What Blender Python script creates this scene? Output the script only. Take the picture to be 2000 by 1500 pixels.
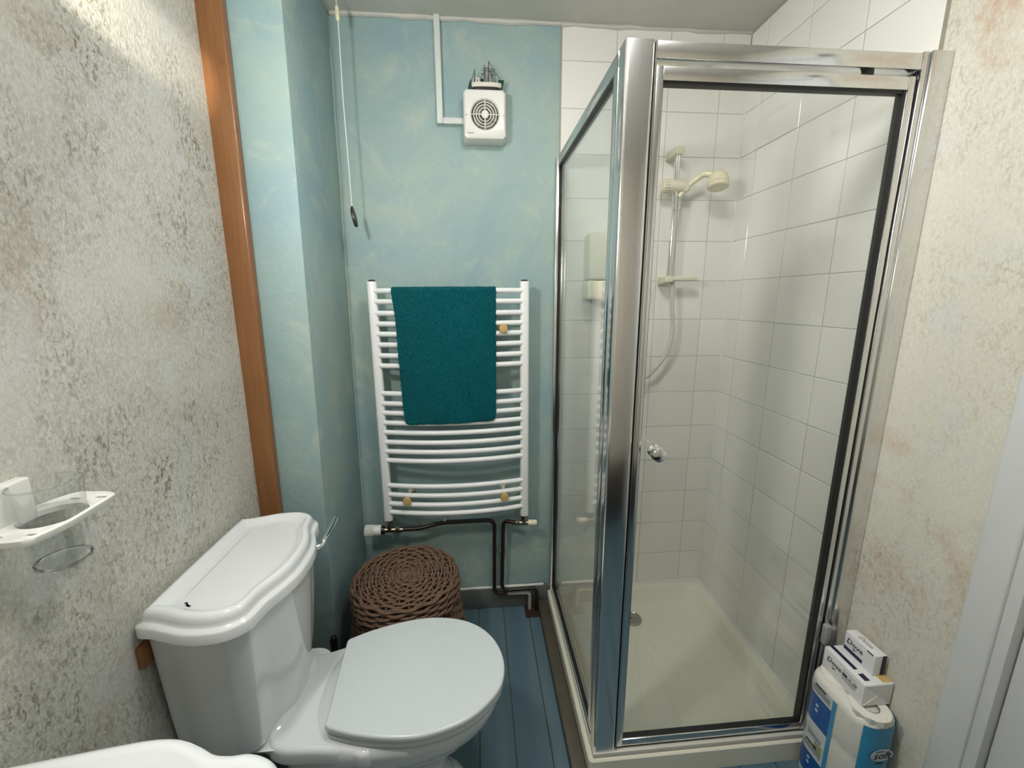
import bpy, bmesh, math, random
from mathutils import Vector, Matrix
PI = math.pi
random.seed(7)
for o in list(bpy.data.objects): bpy.data.objects.remove(o)
S = bpy.context.scene
C = S.collection

# ------------------------------------------------------------------ camera
CAM = Vector((-1.01475, -1.6223, 1.36753)); PITCH, YAW, ROLL, FPX = 0.20432, 0.0844, -0.00503, 798.785
fw = Vector((math.sin(YAW)*math.cos(PITCH), math.cos(YAW)*math.cos(PITCH), -math.sin(PITCH)))
rt = fw.cross(Vector((0, 0, 1))).normalized(); up = rt.cross(fw)
rt, up = rt*math.cos(ROLL)+up*math.sin(ROLL), -rt*math.sin(ROLL)+up*math.cos(ROLL)
cd = bpy.data.cameras.new('camera'); cam = bpy.data.objects.new('camera', cd); C.objects.link(cam)
cd.sensor_fit = 'HORIZONTAL'; cd.sensor_width = 36; cd.lens = FPX/2000*36; cd.clip_start = 0.01
cam.matrix_world = Matrix(((rt.x, up.x, -fw.x, CAM.x), (rt.y, up.y, -fw.y, CAM.y), (rt.z, up.z, -fw.z, CAM.z), (0, 0, 0, 1)))
S.camera = cam
def pixz(u, v, z):
    d = fw+rt*((u-1000)/FPX)-up*((v-750)/FPX); k = (z-CAM.z)/d.z; return CAM+d*k
# ------------------------------------------------------------------ world, exposure
w = bpy.data.worlds.new('world'); S.world = w; w.use_nodes = True
w.node_tree.nodes['Background'].inputs[0].default_value = (0.75, 0.82, 0.9, 1)
w.node_tree.nodes['Background'].inputs[1].default_value = 0.0
vs = S.view_settings; vs.view_transform = 'Standard'; vs.look = 'None'; vs.gamma = 1; vs.exposure = 0.0
vs.use_curve_mapping = False
CEIL_W, WALL_W, BEAM_W = 36.0, 190.0, 44.0        # strengths of the ceiling lamp, the wall lamp and its beam

# ------------------------------------------------------------------ material helpers
def srgb(r, g, b):
    f = lambda c: (c/255/12.92) if c/255 <= .04045 else ((c/255+.055)/1.055)**2.4
    return (f(r), f(g), f(b), 1)
class N:
    def __init__(s, name):
        s.m = bpy.data.materials.new(name); s.m.use_nodes = True; s.t = s.m.node_tree; s.n = s.t.nodes
        s.p = s.n['Principled BSDF']; s.out = s.n['Material Output']
    def new(s, typ, **kw):
        x = s.n.new(typ)
        for k, v in kw.items():
            if k.startswith('i_'):
                key = k[2:]; key = int(key) if key.isdigit() else key.replace('_', ' ')
                x.inputs[key].default_value = v
            else: setattr(x, k, v)
        return x
    def link(s, a, b): s.t.links.new(a, b)
    def coord(s, scale=(1, 1, 1), rot=(0, 0, 0)):
        tc = s.new('ShaderNodeTexCoord'); mp = s.new('ShaderNodeMapping')
        mp.inputs['Scale'].default_value = scale; mp.inputs['Rotation'].default_value = rot
        s.link(tc.outputs['Object'], mp.inputs['Vector']); return mp.outputs[0]
    def noise(s, vec, scale, detail=4, rough=.55, dist=0):
        x = s.new('ShaderNodeTexNoise'); x.inputs['Scale'].default_value = scale; x.inputs['Detail'].default_value = detail
        x.inputs['Roughness'].default_value = rough; x.inputs['Distortion'].default_value = dist
        s.link(vec, x.inputs['Vector']); return x.outputs['Fac']
    def ramp(s, fac, stops):
        r = s.new('ShaderNodeValToRGB'); e = r.color_ramp.elements
        while len(e) < len(stops): e.new(.5)
        for k, (pos, col) in enumerate(stops):
            e[k].position = pos; e[k].color = col if len(col) == 4 else (*col, 1)
        s.link(fac, r.inputs[0]); return r.outputs[0]
    def mix(s, fac, a, b, mode='MIX'):
        x = s.new('ShaderNodeMix', data_type='RGBA', blend_type=mode)
        for sock, v in ((x.inputs[0], fac), (x.inputs[6], a), (x.inputs[7], b)):
            if hasattr(v, 'is_output'): s.link(v, sock)
            else: sock.default_value = v
        return x.outputs[2]
    def math(s, op, a, b=0.5):
        x = s.new('ShaderNodeMath', operation=op)
        for sock, v in ((x.inputs[0], a), (x.inputs[1], b)):
            if hasattr(v, 'is_output'): s.link(v, sock)
            else: sock.default_value = v
        return x.outputs[0]
    def bump(s, h, strength, dist=.002):
        b = s.new('ShaderNodeBump'); b.inputs['Strength'].default_value = strength; b.inputs['Distance'].default_value = dist
        s.link(h, b.inputs['Height']); s.link(b.outputs[0], s.p.inputs['Normal'])
    def base(s, v):
        if hasattr(v, 'is_output'): s.link(v, s.p.inputs['Base Color'])
        else: s.p.inputs['Base Color'].default_value = v
    def set(s, rough=.5, metal=0, spec=.5, coat=0):
        s.p.inputs['Roughness'].default_value = rough; s.p.inputs['Metallic'].default_value = metal
        s.p.inputs['Specular IOR Level'].default_value = spec; s.p.inputs['Coat Weight'].default_value = coat
        s.p.inputs['Coat Roughness'].default_value = .05
        return s.m
B4 = lambda v: (v, v, v, 1)
def plain(name, col, rough=.5, metal=0, spec=.5, coat=0, var=.06, scale=30, bump=0, bscale=80):
    n = N(name); v = n.coord(); f = n.noise(v, scale, 3)
    c2 = tuple(c*(1-var*2) for c in col[:3])+(1,)
    n.base(n.mix(f, col, c2))
    if bump: n.bump(n.noise(v, bscale, 3), bump)
    return n.set(rough, metal, spec, coat)

def m_plaster(name, light, dark, rust, k_fine, k_dark, k_rust):
    n = N(name)
    v = n.coord()
    vd = n.coord((1, 1, .55), (math.radians(38), 0, 0))
    big = n.ramp(n.noise(v, 2.4, 4, .6, .4), [(.36, B4(.15)), (.64, B4(1))])
    mid = n.ramp(n.noise(vd, 11, 5, .65, .8), [(.36, B4(.15)), (.66, B4(1))])
    fine = n.ramp(n.noise(vd, 240, 3, .65, .6), [(.34, B4(0)), (.62, B4(1))])
    marks = n.ramp(n.noise(vd, 130, 3, .6, .8), [(.50, B4(0)), (.62, B4(1))])
    k1 = n.math('MULTIPLY', n.math('MULTIPLY', fine, n.math('ADD', n.math('MULTIPLY', big, .6), .4)), k_fine)
    k2 = n.math('MULTIPLY', n.math('MULTIPLY', marks, n.math('MULTIPLY', mid, big)), k_dark)
    col = n.mix(k1, light, dark); col = n.mix(k2, col, dark)
    rs = n.ramp(n.noise(v, 4.3, 4, .6, .5), [(.57, B4(0)), (.72, B4(1))])
    rf = n.ramp(n.noise(vd, 70, 4, .7, .8), [(.36, B4(.15)), (.66, B4(1))])
    col = n.mix(n.math('MULTIPLY', n.math('MULTIPLY', rs, rf), k_rust), col, rust)
    pale = n.ramp(n.noise(v, 6.5, 3, .55), [(.56, B4(0)), (.68, B4(1))])
    col = n.mix(n.math('MULTIPLY', pale, .4), col, srgb(206, 207, 212))
    n.base(col)
    n.bump(n.math('ADD', n.noise(vd, 200, 4, .7, .6), n.noise(v, 22, 4)), .45, .003)
    return n.set(.75, 0, .25)
def m_teal():
    n = N('teal_colour_wash'); v = n.coord()
    a = n.ramp(n.noise(v, 2.2, 5, .6, .6), [(.36, srgb(138, 166, 172)), (.50, srgb(149, 173, 172)), (.66, srgb(160, 179, 170))])
    p = n.ramp(n.noise(v, 7, 6, .7, .7), [(.53, B4(0)), (.70, B4(1))])
    a = n.mix(n.math('MULTIPLY', p, .5), a, srgb(188, 197, 179))
    d = n.ramp(n.noise(v, 11, 5, .7, .4), [(.30, B4(1)), (.44, B4(0))])
    a = n.mix(n.math('MULTIPLY', d, .22), a, srgb(116, 148, 154))
    n.base(a); n.bump(n.math('ADD', n.noise(v, 45, 5, .65), n.noise(v, 9, 4)), .45, .004)
    return n.set(.5, 0, .35)
def m_ceiling():
    n = N('ceiling_paint'); v = n.coord()
    n.base(n.mix(n.noise(v, 6, 4), srgb(206, 205, 198), srgb(186, 186, 180))); n.bump(n.noise(v, 30, 5, .65), .4, .004)
    return n.set(.8, 0, .2)
def m_pine():
    n = N('varnished_pine'); v = n.coord((1, 1, .06)); g = n.noise(v, 120, 4, .6, .5); b = n.noise(n.coord((1, 1, .35)), 14, 3)
    c = n.mix(g, srgb(158, 110, 66), srgb(118, 76, 42)); c = n.mix(n.math('MULTIPLY', b, .35), c, srgb(104, 62, 30))
    k = n.ramp(n.noise(n.coord((1, 1, .5)), 17, 1), [(.70, B4(0)), (.76, B4(1))])
    c = n.mix(n.math('MULTIPLY', k, .6), c, srgb(72, 36, 16))
    n.base(c); n.bump(g, .15, .001); return n.set(.32, 0, .5, .25)
def m_plank():
    n = N('blue_stained_board'); v = n.coord((1, .05, 1)); oi = n.new('ShaderNodeObjectInfo')
    ad = n.new('ShaderNodeVectorMath', operation='ADD'); n.link(v, ad.inputs[0])
    sc = n.new('ShaderNodeVectorMath', operation='SCALE'); cx = n.new('ShaderNodeCombineXYZ')
    for i in range(3): n.link(oi.outputs['Random'], cx.inputs[i])
    n.link(cx.outputs[0], sc.inputs[0]); sc.inputs['Scale'].default_value = 9
    n.link(sc.outputs[0], ad.inputs[1]); vv = ad.outputs[0]
    g = n.noise(vv, 70, 4, .6, .4); h = n.noise(vv, 16, 3, .6, .3)
    c = n.mix(n.ramp(h, [(.35, B4(0)), (.65, B4(1))]), srgb(78, 106, 124), srgb(99, 123, 131))
    c = n.mix(n.math('MULTIPLY', g, .45), c, srgb(62, 84, 96))
    t = n.math('MULTIPLY', oi.outputs['Random'], .35); c = n.mix(t, c, srgb(106, 128, 134))
    kn = n.ramp(n.noise(n.coord((1, .6, 1)), 26, 1), [(.76, B4(0)), (.80, B4(1))])
    c = n.mix(n.math('MULTIPLY', kn, .7), c, srgb(34, 58, 70))
    n.base(c); n.bump(g, .2, .001); return n.set(.38, 0, .45)
def m_tile():
    n = N('glazed_white_tile'); v = n.coord(); oi = n.new('ShaderNodeObjectInfo')
    c = n.mix(oi.outputs['Random'], srgb(238, 237, 231), srgb(231, 230, 224))
    n.base(c); n.bump(n.noise(v, 14, 2), .10, .003); return n.set(.13, 0, .5)
def m_metal(name, col, rough, var=.15):
    n = N(name); v = n.coord((1, 1, .02)); f = n.noise(v, 140, 3)
    n.base(n.mix(f, col, tuple(c*(1-var) for c in col[:3])+(1,)))
    return n.set(rough, 1)
def m_glass(name, tint, ior=1.5):
    n = N(name); t = n.new('ShaderNodeBsdfTransparent'); t.inputs[0].default_value = tint
    g = n.new('ShaderNodeBsdfGlossy'); g.inputs['Roughness'].default_value = .0; g.inputs[0].default_value = (1, 1, 1, 1)
    f = n.new('ShaderNodeFresnel'); ge = n.new('ShaderNodeNewGeometry')
    n.link(n.math('ADD', n.math('MULTIPLY', ge.outputs['Backfacing'], 1/ior-ior), ior), f.inputs[0]); mx = n.new('ShaderNodeMixShader')
    n.link(f.outputs[0], mx.inputs[0]); n.link(t.outputs[0], mx.inputs[1]); n.link(g.outputs[0], mx.inputs[2])
    n.link(mx.outputs[0], n.out.inputs['Surface']); return n.m
def m_solid_glass():
    n = N('solid_glass'); n.base((.98, .99, .99, 1)); n.p.inputs['Transmission Weight'].default_value = 1; n.p.inputs['IOR'].default_value = 1.5
    return n.set(0)
def m_emit(name, col, strength):
    n = N(name); e = n.new('ShaderNodeEmission'); e.inputs[0].default_value = col; e.inputs[1].default_value = strength
    n.link(e.outputs[0], n.out.inputs['Surface']); return n.m
def m_towel():
    n = N('teal_terry'); v = n.coord(); f = n.ramp(n.noise(v, 190, 3, .8), [(.35, B4(0)), (.65, B4(1))]); g = n.noise(v, 16, 4, .6, .4)
    c = n.mix(f, srgb(0, 66, 80), srgb(0, 116, 122)); c = n.mix(n.math('MULTIPLY', g, .35), c, srgb(2, 92, 104))
    n.base(c); n.bump(n.math('ADD', f, g), .9, .004)
    n.p.inputs['Sheen Weight'].default_value = .04; return n.set(.95, 0, .1)
def m_cane():
    n = N('brown_cane'); v = n.coord(); f = n.noise(v, 60, 4, .7); g = n.noise(v, 14, 3)
    c = n.mix(f, srgb(138, 112, 92), srgb(78, 58, 46)); c = n.mix(n.math('MULTIPLY', g, .5), c, srgb(108, 84, 66))
    n.base(c); n.bump(f, .4, .001); return n.set(.5, 0, .4)
def m_tray():
    n = N('ivory_acrylic'); v = n.coord(); f = n.noise(v, 5, 4)
    n.base(n.mix(f, srgb(240, 238, 222), srgb(230, 228, 210))); n.bump(n.noise(v, 220, 2), .06, .001); return n.set(.3, 0, .5)

M = dict(
    plaster=m_plaster('rag_rolled_plaster', srgb(214, 214, 205), srgb(106, 100, 80), srgb(150, 114, 82), .42, .95, .6),
    plaster_r=m_plaster('rag_rolled_plaster_warm', srgb(220, 219, 206), srgb(146, 136, 110), srgb(186, 144, 114), .26, .6, .8),
    teal=m_teal(), ceiling=m_ceiling(), pine=m_pine(), plank=m_plank(), tile=m_tile(),
    rear=plain('tan_paint', srgb(200, 193, 178), .7, var=.1, scale=8, bump=.3),
    brown=plain('dark_brown_board', srgb(62, 54, 46), .45, var=.2, scale=20),
    grout=plain('grout', srgb(186, 183, 172), .9, var=.15, scale=60),
    subfloor=plain('bare_subfloor', srgb(126, 112, 94), .9),
    skirt=plain('grey_skirting_paint', srgb(104, 108, 104), .5, var=.1),
    caulk=plain('caulk', srgb(236, 237, 230), .5),
    plinth=plain('brown_grey_beading', srgb(92, 86, 74), .5, var=.2, scale=25),
    gloss=plain('white_gloss_paint', srgb(214, 217, 218), .3, var=.03),
    alu=m_metal('polished_aluminium', (.80, .80, .80, 1), .17),
    alu_soft=m_metal('satin_aluminium', (.78, .78, .77, 1), .2),
    chrome=m_metal('chrome', (.88, .88, .88, 1), .06, .03),
    rubber=plain('black_rubber', srgb(28, 28, 27), .45),
    glass=m_glass('clear_glass', (.985, .992, .988, 1), 1.42), glass2=m_glass('tumbler_glass', (.97, .98, .98, 1), 1.45), solid=m_solid_glass(),
    sill=plain('off_white_sill', srgb(214, 214, 204), .35),
    tray=m_tray(), drain=m_metal('drain_chrome', (.5, .49, .46, 1), .25),
    cream=plain('cream_plastic', srgb(226, 222, 200), .35, var=.04), ivory=plain('ivory_plastic', srgb(232, 224, 194), .25, var=.03, coat=.2),
    grey_white=plain('grey_white_plastic', srgb(206, 206, 196), .4),
    ceramic=plain('white_ceramic', srgb(226, 230, 232), .07, var=.015, spec=.6, coat=.5),
    seat=plain('white_seat_plastic', srgb(210, 218, 220), .25, var=.02),
    radiator=plain('radiator_enamel', srgb(236, 238, 238), .3, var=.02),
    ochre=plain('ochre_plastic', srgb(196, 164, 104), .5),
    black=plain('black_plastic', srgb(18, 18, 19), .35),
    pipe=plain('dark_brown_pipe_paint', srgb(40, 28, 26), .35, var=.2), pipe_grey=plain('grey_pipe', srgb(176, 176, 172), .4),
    brass=m_metal('dull_brass', (.34, .30, .24, 1), .3), rust=plain('rust_stain', srgb(58, 30, 25), .8, var=.3),
    towel=m_towel(), cane=m_cane(), 
    fan=plain('white_abs', srgb(226, 226, 220), .35, var=.02), duct=plain('grey_duct', srgb(140, 136, 124), .6),
    blade=plain('grey_blade', srgb(140, 136, 124), .6),
    trunk=plain('white_trunking', srgb(214, 220, 216), .4), cord=plain('white_cord', srgb(226, 228, 224), .8),
    weight=plain('dark_bronze', srgb(46, 44, 44), .35), print=plain('dark_print', srgb(40, 44, 56), .6),
    navy=plain('navy_print', srgb(26, 22, 62), .5), box=plain('white_carton', srgb(230, 231, 232), .45, var=.02),
    gold=plain('gold_print', srgb(206, 176, 112), .5), film=plain('white_film', srgb(222, 222, 214), .3, var=.05, scale=40, bump=.4, bscale=40),
    sky=plain('light_blue_film', srgb(64, 152, 196), .3, var=.12, scale=12), blue=plain('dark_blue_film', srgb(18, 84, 158), .3, var=.1, scale=12),
    pale=plain('pale_print', srgb(206, 214, 220), .5), greyp=plain('grey_print', srgb(152, 154, 152), .6), green=plain('green_print', srgb(150, 168, 118), .6),
    paper=plain('toilet_paper', srgb(236, 234, 224), .95, var=.05, scale=60, bump=.5, bscale=160), core=plain('card_core', srgb(138, 134, 124), .9),
    boat_g=plain('boat_green', srgb(14, 66, 52), .5), boat_w=plain('boat_white', srgb(220, 218, 206), .5), boat_m=plain('boat_mast', srgb(112, 76, 62), .6), boat_d=plain('boat_hull_dark', srgb(28, 18, 14), .6),
    lamp_c=m_emit('ceiling_lamp_opal', (1, .985, .955, 1), CEIL_W), lamp_w=m_emit('wall_lamp_opal', (1, .975, .93, 1), WALL_W),
)

# ------------------------------------------------------------------ mesh helpers
class MB:
    def __init__(s): s.v = []; s.f = []
    def add(s, vs, fs):
        k = len(s.v); s.v += [tuple(p) for p in vs]; s.f += [tuple(i+k for i in f) for f in fs]; return s
    def box(s, x0, x1, y0, y1, z0, z1, r=0, seg=2):
        if r <= 0:
            return s.add([(x0, y0, z0), (x1, y0, z0), (x1, y1, z0), (x0, y1, z0), (x0, y0, z1), (x1, y0, z1), (x1, y1, z1), (x0, y1, z1)],
                         [(0, 3, 2, 1), (4, 5, 6, 7), (0, 1, 5, 4), (1, 2, 6, 5), (2, 3, 7, 6), (3, 0, 4, 7)])
        bm = bmesh.new(); bmesh.ops.create_cube(bm, size=1)
        for q in bm.verts: q.co = Vector(((x0+x1)/2+q.co.x*(x1-x0), (y0+y1)/2+q.co.y*(y1-y0), (z0+z1)/2+q.co.z*(z1-z0)))
        bmesh.ops.bevel(bm, geom=bm.edges[:], offset=r, segments=seg, affect='EDGES', profile=.5)
        bm.verts.index_update(); s.add([q.co for q in bm.verts], [[q.index for q in f.verts] for f in bm.faces]); bm.free(); return s
    def hexa(s, bot, top, r=0, seg=2):
        # prism from 4 bottom and 4 top corners (ccw seen from above)
        vs = list(bot)+list(top); fs = [(3, 2, 1, 0), (4, 5, 6, 7), (0, 1, 5, 4), (1, 2, 6, 5), (2, 3, 7, 6), (3, 0, 4, 7)]
        if r <= 0: return s.add(vs, fs)
        bm = bmesh.new(); q = [bm.verts.new(p) for p in vs]
        for f in fs: bm.faces.new([q[i] for i in f])
        bmesh.ops.bevel(bm, geom=bm.edges[:], offset=r, segments=seg, affect='EDGES', profile=.5)
        bm.verts.index_update(); s.add([p.co for p in bm.verts], [[p.index for p in f.verts] for f in bm.faces]); bm.free(); return s
    def rings(s, rings, cap0=True, cap1=True, closed=True):
        n = len(rings[0]); vs = [p for r in rings for p in r]; fs = []
        for k in range(len(rings)-1):
            for i in range(n if closed else n-1):
                j = (i+1) % n; fs.append((k*n+i, k*n+j, (k+1)*n+j, (k+1)*n+i))
        if cap0: fs.append(tuple(range(n-1, -1, -1)))
        if cap1: fs.append(tuple((len(rings)-1)*n+i for i in range(n)))
        return s.add(vs, fs)
    def tube(s, pts, r, n=10, caps=True, closed=False):
        pts = [Vector(p) for p in pts]; m = len(pts); rs = r if isinstance(r, (list, tuple)) else [r]*m; out = []
        prev = None
        for i, p in enumerate(pts):
            if closed: t = pts[(i+1) % m]-pts[i-1]
            else: t = pts[min(i+1, m-1)]-pts[max(i-1, 0)]
            t.normalize()
            if prev is None:
                a = Vector((0, 0, 1)) if abs(t.z) < .9 else Vector((1, 0, 0)); prev = t.cross(a).normalized()
            prev = (prev-t*prev.dot(t)).normalized(); b = t.cross(prev)
            out.append([p+(prev*math.cos(2*PI*k/n)+b*math.sin(2*PI*k/n))*rs[i] for k in range(n)])
        if closed: out.append(out[0]); return s.rings(out, False, False)
        return s.rings(out, caps, caps)
    def lathe(s, prof, org, axis=(0, 0, 1), n=24, cap=True):
        ax = Vector(axis).normalized(); a = Vector((1, 0, 0)) if abs(ax.x) < .9 else Vector((0, 1, 0))
        u = ax.cross(a).normalized(); w_ = ax.cross(u); o = Vector(org)
        rr = [[o+ax*h+(u*math.cos(2*PI*k/n)+w_*math.sin(2*PI*k/n))*r for k in range(n)] for r, h in prof]
        return s.rings(rr, cap, cap)
    def prism(s, outline, z0, z1, r=0, seg=3):
        # vertical prism with rounded top and bottom edges; outline ccw list of (x, y)
        if r <= 0: return s.rings([[(x, y, z0) for x, y in outline], [(x, y, z1) for x, y in outline]])
        rr = []
        for k in range(seg+1):
            a = PI/2*k/seg; rr.append([(x, y, z0+r*(1-math.sin(a))) for x, y in inset(outline, r*(1-math.cos(a-PI/2+PI/2)) if 0 else r*(1-math.sin(a)) if 0 else r*(1-math.sin(a)))])
        lo = [[(x, y, z0+r*(1-math.cos(PI/2*k/seg))) for x, y in inset(outline, r*(1-math.sin(PI/2*k/seg)))] for k in range(seg+1)]
        hi = [[(x, y, z1-r*(1-math.cos(PI/2*k/seg))) for x, y in inset(outline, r*(1-math.sin(PI/2*k/seg)))] for k in range(seg, -1, -1)]
        return s.rings(lo+hi)
def inset(ol, d):
    if abs(d) < 1e-9: return list(ol)
    n = len(ol); out = []
    for i in range(n):
        a, b, c = Vector(ol[i-1]), Vector(ol[i]), Vector(ol[(i+1) % n])
        t1 = (b-a); t2 = (c-b)
        if t1.length < 1e-9: t1 = t2
        if t2.length < 1e-9: t2 = t1
        t = (t1.normalized()+t2.normalized()).normalized(); nn = Vector((-t.y, t.x))
        out.append((b.x+nn.x*d, b.y+nn.y*d))
    return out
def ccw(ol):
    a = sum(ol[i-1][0]*ol[i][1]-ol[i][0]*ol[i-1][1] for i in range(len(ol)))
    return list(ol) if a > 0 else list(ol)[::-1]
def crom(P, sub=4, closed=True):
    P = [Vector(p) for p in P]; n = len(P); out = []
    for i in range(n if closed else n-1):
        if closed: a, b, c, d = P[i-1], P[i], P[(i+1) % n], P[(i+2) % n]
        else: a, b, c, d = P[max(i-1, 0)], P[i], P[i+1], P[min(i+2, n-1)]
        for k in range(sub):
            t = k/sub
            out.append(.5*((2*b)+(c-a)*t+(2*a-5*b+4*c-d)*t*t+(3*b-a-3*c+d)*t**3))
    if not closed: out.append(P[-1])
    return [tuple(p) for p in out]
def rrect(x0, x1, y0, y1, r, seg=6):
    out = []
    for cx, cy, a0 in ((x1-r, y0+r, -PI/2), (x1-r, y1-r, 0), (x0+r, y1-r, PI/2), (x0+r, y0+r, PI)):
        for k in range(seg+1):
            a = a0+PI/2*k/seg; out.append((cx+r*math.cos(a), cy+r*math.sin(a)))
    return out
def bend(pts, r, seg=6):
    # polyline with rounded corners
    P = [Vector(p) for p in pts]; out = [P[0]]
    for i in range(1, len(P)-1):
        a, b, c = P[i-1], P[i], P[i+1]; u = (a-b); v = (c-b); rr = min(r, u.length*.45, v.length*.45)
        p0 = b+u.normalized()*rr; p1 = b+v.normalized()*rr
        for k in range(seg+1):
            t = k/seg; out.append(p0*(1-t)**2+b*2*t*(1-t)+p1*t*t)
    out.append(P[-1]); return out
def wloc(o):
    v = Vector((0, 0, 0))
    while o is not None: v += o.location; o = o.parent
    return v
def tag(o, label=None, cat=None, group=None, kind=None):
    if label: o['label'] = label
    if cat: o['category'] = cat
    if group: o['group'] = group
    if kind: o['kind'] = kind
    return o
def mesh(name, mb, m, smooth=40):
    me = bpy.data.meshes.new(name); me.from_pydata([tuple(p) for p in mb.v], [], mb.f); me.update()
    if smooth:
        me.polygons.foreach_set('use_smooth', [True]*len(me.polygons)); me.set_sharp_from_angle(angle=math.radians(smooth))
    me.materials.append(M[m] if isinstance(m, str) else m); return me
def obj(name, mb, m, parent=None, loc=None, smooth=40, label=None, cat=None, group=None, kind=None):
    L = Vector(loc) if loc is not None else Vector((0, 0, 0))
    base = wloc(parent) if parent else Vector((0, 0, 0))
    off = base+L if parent else L
    mb.v = [tuple(Vector(p)-off) for p in mb.v]
    o = bpy.data.objects.new(name, mesh(name, mb, m, smooth)); C.objects.link(o); o.location = L
    if parent: o.parent = parent
    return tag(o, label, cat, group, kind)
def thing(name, loc, label, cat, group=None):
    o = bpy.data.objects.new(name, None); C.objects.link(o); o.location = loc; o.empty_display_size = .05
    return tag(o, label, cat, group)
def struct(name, mb, m, smooth=40, label=None): return obj(name, mb, m, smooth=smooth, kind='structure', label=label)
def text(name, body, size, org, xd, yd, m, parent, sx=1.0, label=None):
    cu = bpy.data.curves.new('t', 'FONT'); cu.body = body; cu.size = size; cu.align_x = 'CENTER'; cu.align_y = 'CENTER'; cu.resolution_u = 2; cu.shear = .18; cu.offset = size*.012
    t = bpy.data.objects.new('t', cu); C.objects.link(t); bpy.context.view_layer.update()
    me = bpy.data.meshes.new_from_object(t.evaluated_get(bpy.context.evaluated_depsgraph_get()))
    bpy.data.objects.remove(t); bpy.data.curves.remove(cu)
    X, Y = Vector(xd).normalized(), Vector(yd).normalized(); base = wloc(parent)
    for q in me.vertices: q.co = Vector(org)+X*q.co.x*sx+Y*q.co.y-base
    me.materials.clear(); me.materials.append(M[m]); me.name = name
    o = bpy.data.objects.new(name, me); C.objects.link(o); o.parent = parent; return tag(o, label)
def disc(cx, cy, cz, r, axis, n=20, th=.001): return MB().lathe([(r, 0), (r, th)], (cx, cy, cz), axis, n)

# ================================================================== room shell
H = 2.305; YR = -1.95; XW = .012
LX = lambda z: -1.700+.012*z                      # the left wall leans a little
struct('wall_back', MB().box(-1.85, .12, .006, .1, -.02, H+.05), 'teal')
struct('wall_left', MB().hexa([(-1.80, YR, -.02), (LX(0), YR, -.02), (LX(0), .1, -.02), (-1.80, .1, -.02)], [(-1.80, YR, H+.05), (LX(H), YR, H+.05), (LX(H), .1, H+.05), (-1.80, .1, H+.05)]), 'plaster')
mb = MB().box(XW, .12, -1.03, .1, -.02, H+.05)
mb.box(XW, .12, YR, -1.80, -.02, H+.05).box(XW, .12, -1.80, -1.03, 2.02, H+.05)
struct('wall_right', mb, 'plaster_r')
struct('wall_rear', MB().box(-1.80, .12, YR-.1, YR, -.02, H+.05), 'rear')
struct('baseboard_rear', MB().box(-1.68, XW, YR, YR+.02, 0, .46, .003), 'brown')
struct('ceiling', MB().box(-1.85, .12, YR, .1, H, H+.08), 'ceiling')
# boxed-in corner between the left wall and the back wall
struct('wall_boxing', MB().hexa([(-1.78, -.385, -.01), (-1.522, -.385, -.01), (-1.512, .05, -.01), (-1.78, .05, -.01)],
                               [(-1.76, -.385, H+.01), (-1.478, -.385, H+.01), (-1.485, .05, H+.01), (-1.76, .05, H+.01)], .004), 'teal')
# varnished pine batten in the corner
def batten(z): return (-1.700+.0135*z, -1.644+.0145*z)
a, b = batten(0), batten(H)
struct('trim_batten', MB().hexa([(a[0]-.01, -.410, 0), (a[1], -.410, 0), (a[1], -.384, 0), (a[0]-.01, -.384, 0)],
                               [(b[0]-.01, -.410, H), (b[1], -.410, H), (b[1], -.384, H), (b[0]-.01, -.384, H)], .006, 3), 'pine')
struct('trim_cistern_batten', MB().box(LX(.67)-.004, LX(.67)+.012, -.888, -.52, .655, .705, .003), 'pine')
# cracked caulk bead in the back left corner and along the ceiling
zs = [.1+i*.1 for i in range(22)]
struct('trim_corner_bead', MB().tube([(-1.512+.0115*z+random.uniform(-.0015, .0015), .002, z) for z in zs], [random.uniform(.004, .007) for z in zs], 8), 'teal')
xs = [-1.48+i*.05 for i in range(17)]
struct('trim_ceiling_bead', MB().tube([(x, .003, H-.001+random.uniform(-.003, .003)) for x in xs], [random.uniform(.006, .011) for x in xs], 8), 'ceiling')
xs = [-.70+i*.05 for i in range(15)]
struct('trim_tile_bead', MB().tube([(x, .0, H-.002+random.uniform(-.003, .003)) for x in xs], [random.uniform(.005, .010) for x in xs], 8), 'ceiling')

# floor: blue boards
fl = struct('floor', MB().box(-1.75, .12, YR, .05, -.03, -.008), 'subfloor')
pw = .1105; x = -.8135-pw*8; i = 0; plank_me = None
while x < .05:
    if plank_me is None:
        plank_me = mesh('plank', MB().box(-pw/2+.0013, pw/2-.0013, YR, .004, -.02, 0, .0015, 1), 'plank', 30)
    o = bpy.data.objects.new('plank', plank_me); C.objects.link(o); o.parent = fl; o.location = (x+pw/2, 0, random.uniform(-.0006, 0))
    x += pw
struct('baseboard_back', MB().box(-1.52, -.722, -.014, .008, 0, .098, .003), 'skirt')
xs = [-1.5+i*.04 for i in range(20)]
struct('trim_baseboard_caulk', MB().tube([(x, -.006, .101+random.uniform(-.001, .001)) for x in xs], [random.uniform(.004, .007) for x in xs], 8), 'caulk')
struct('trim_tray_beading', MB().box(-.768, -.7235, -.745, -.016, 0, .030, .006), 'plinth')

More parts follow.
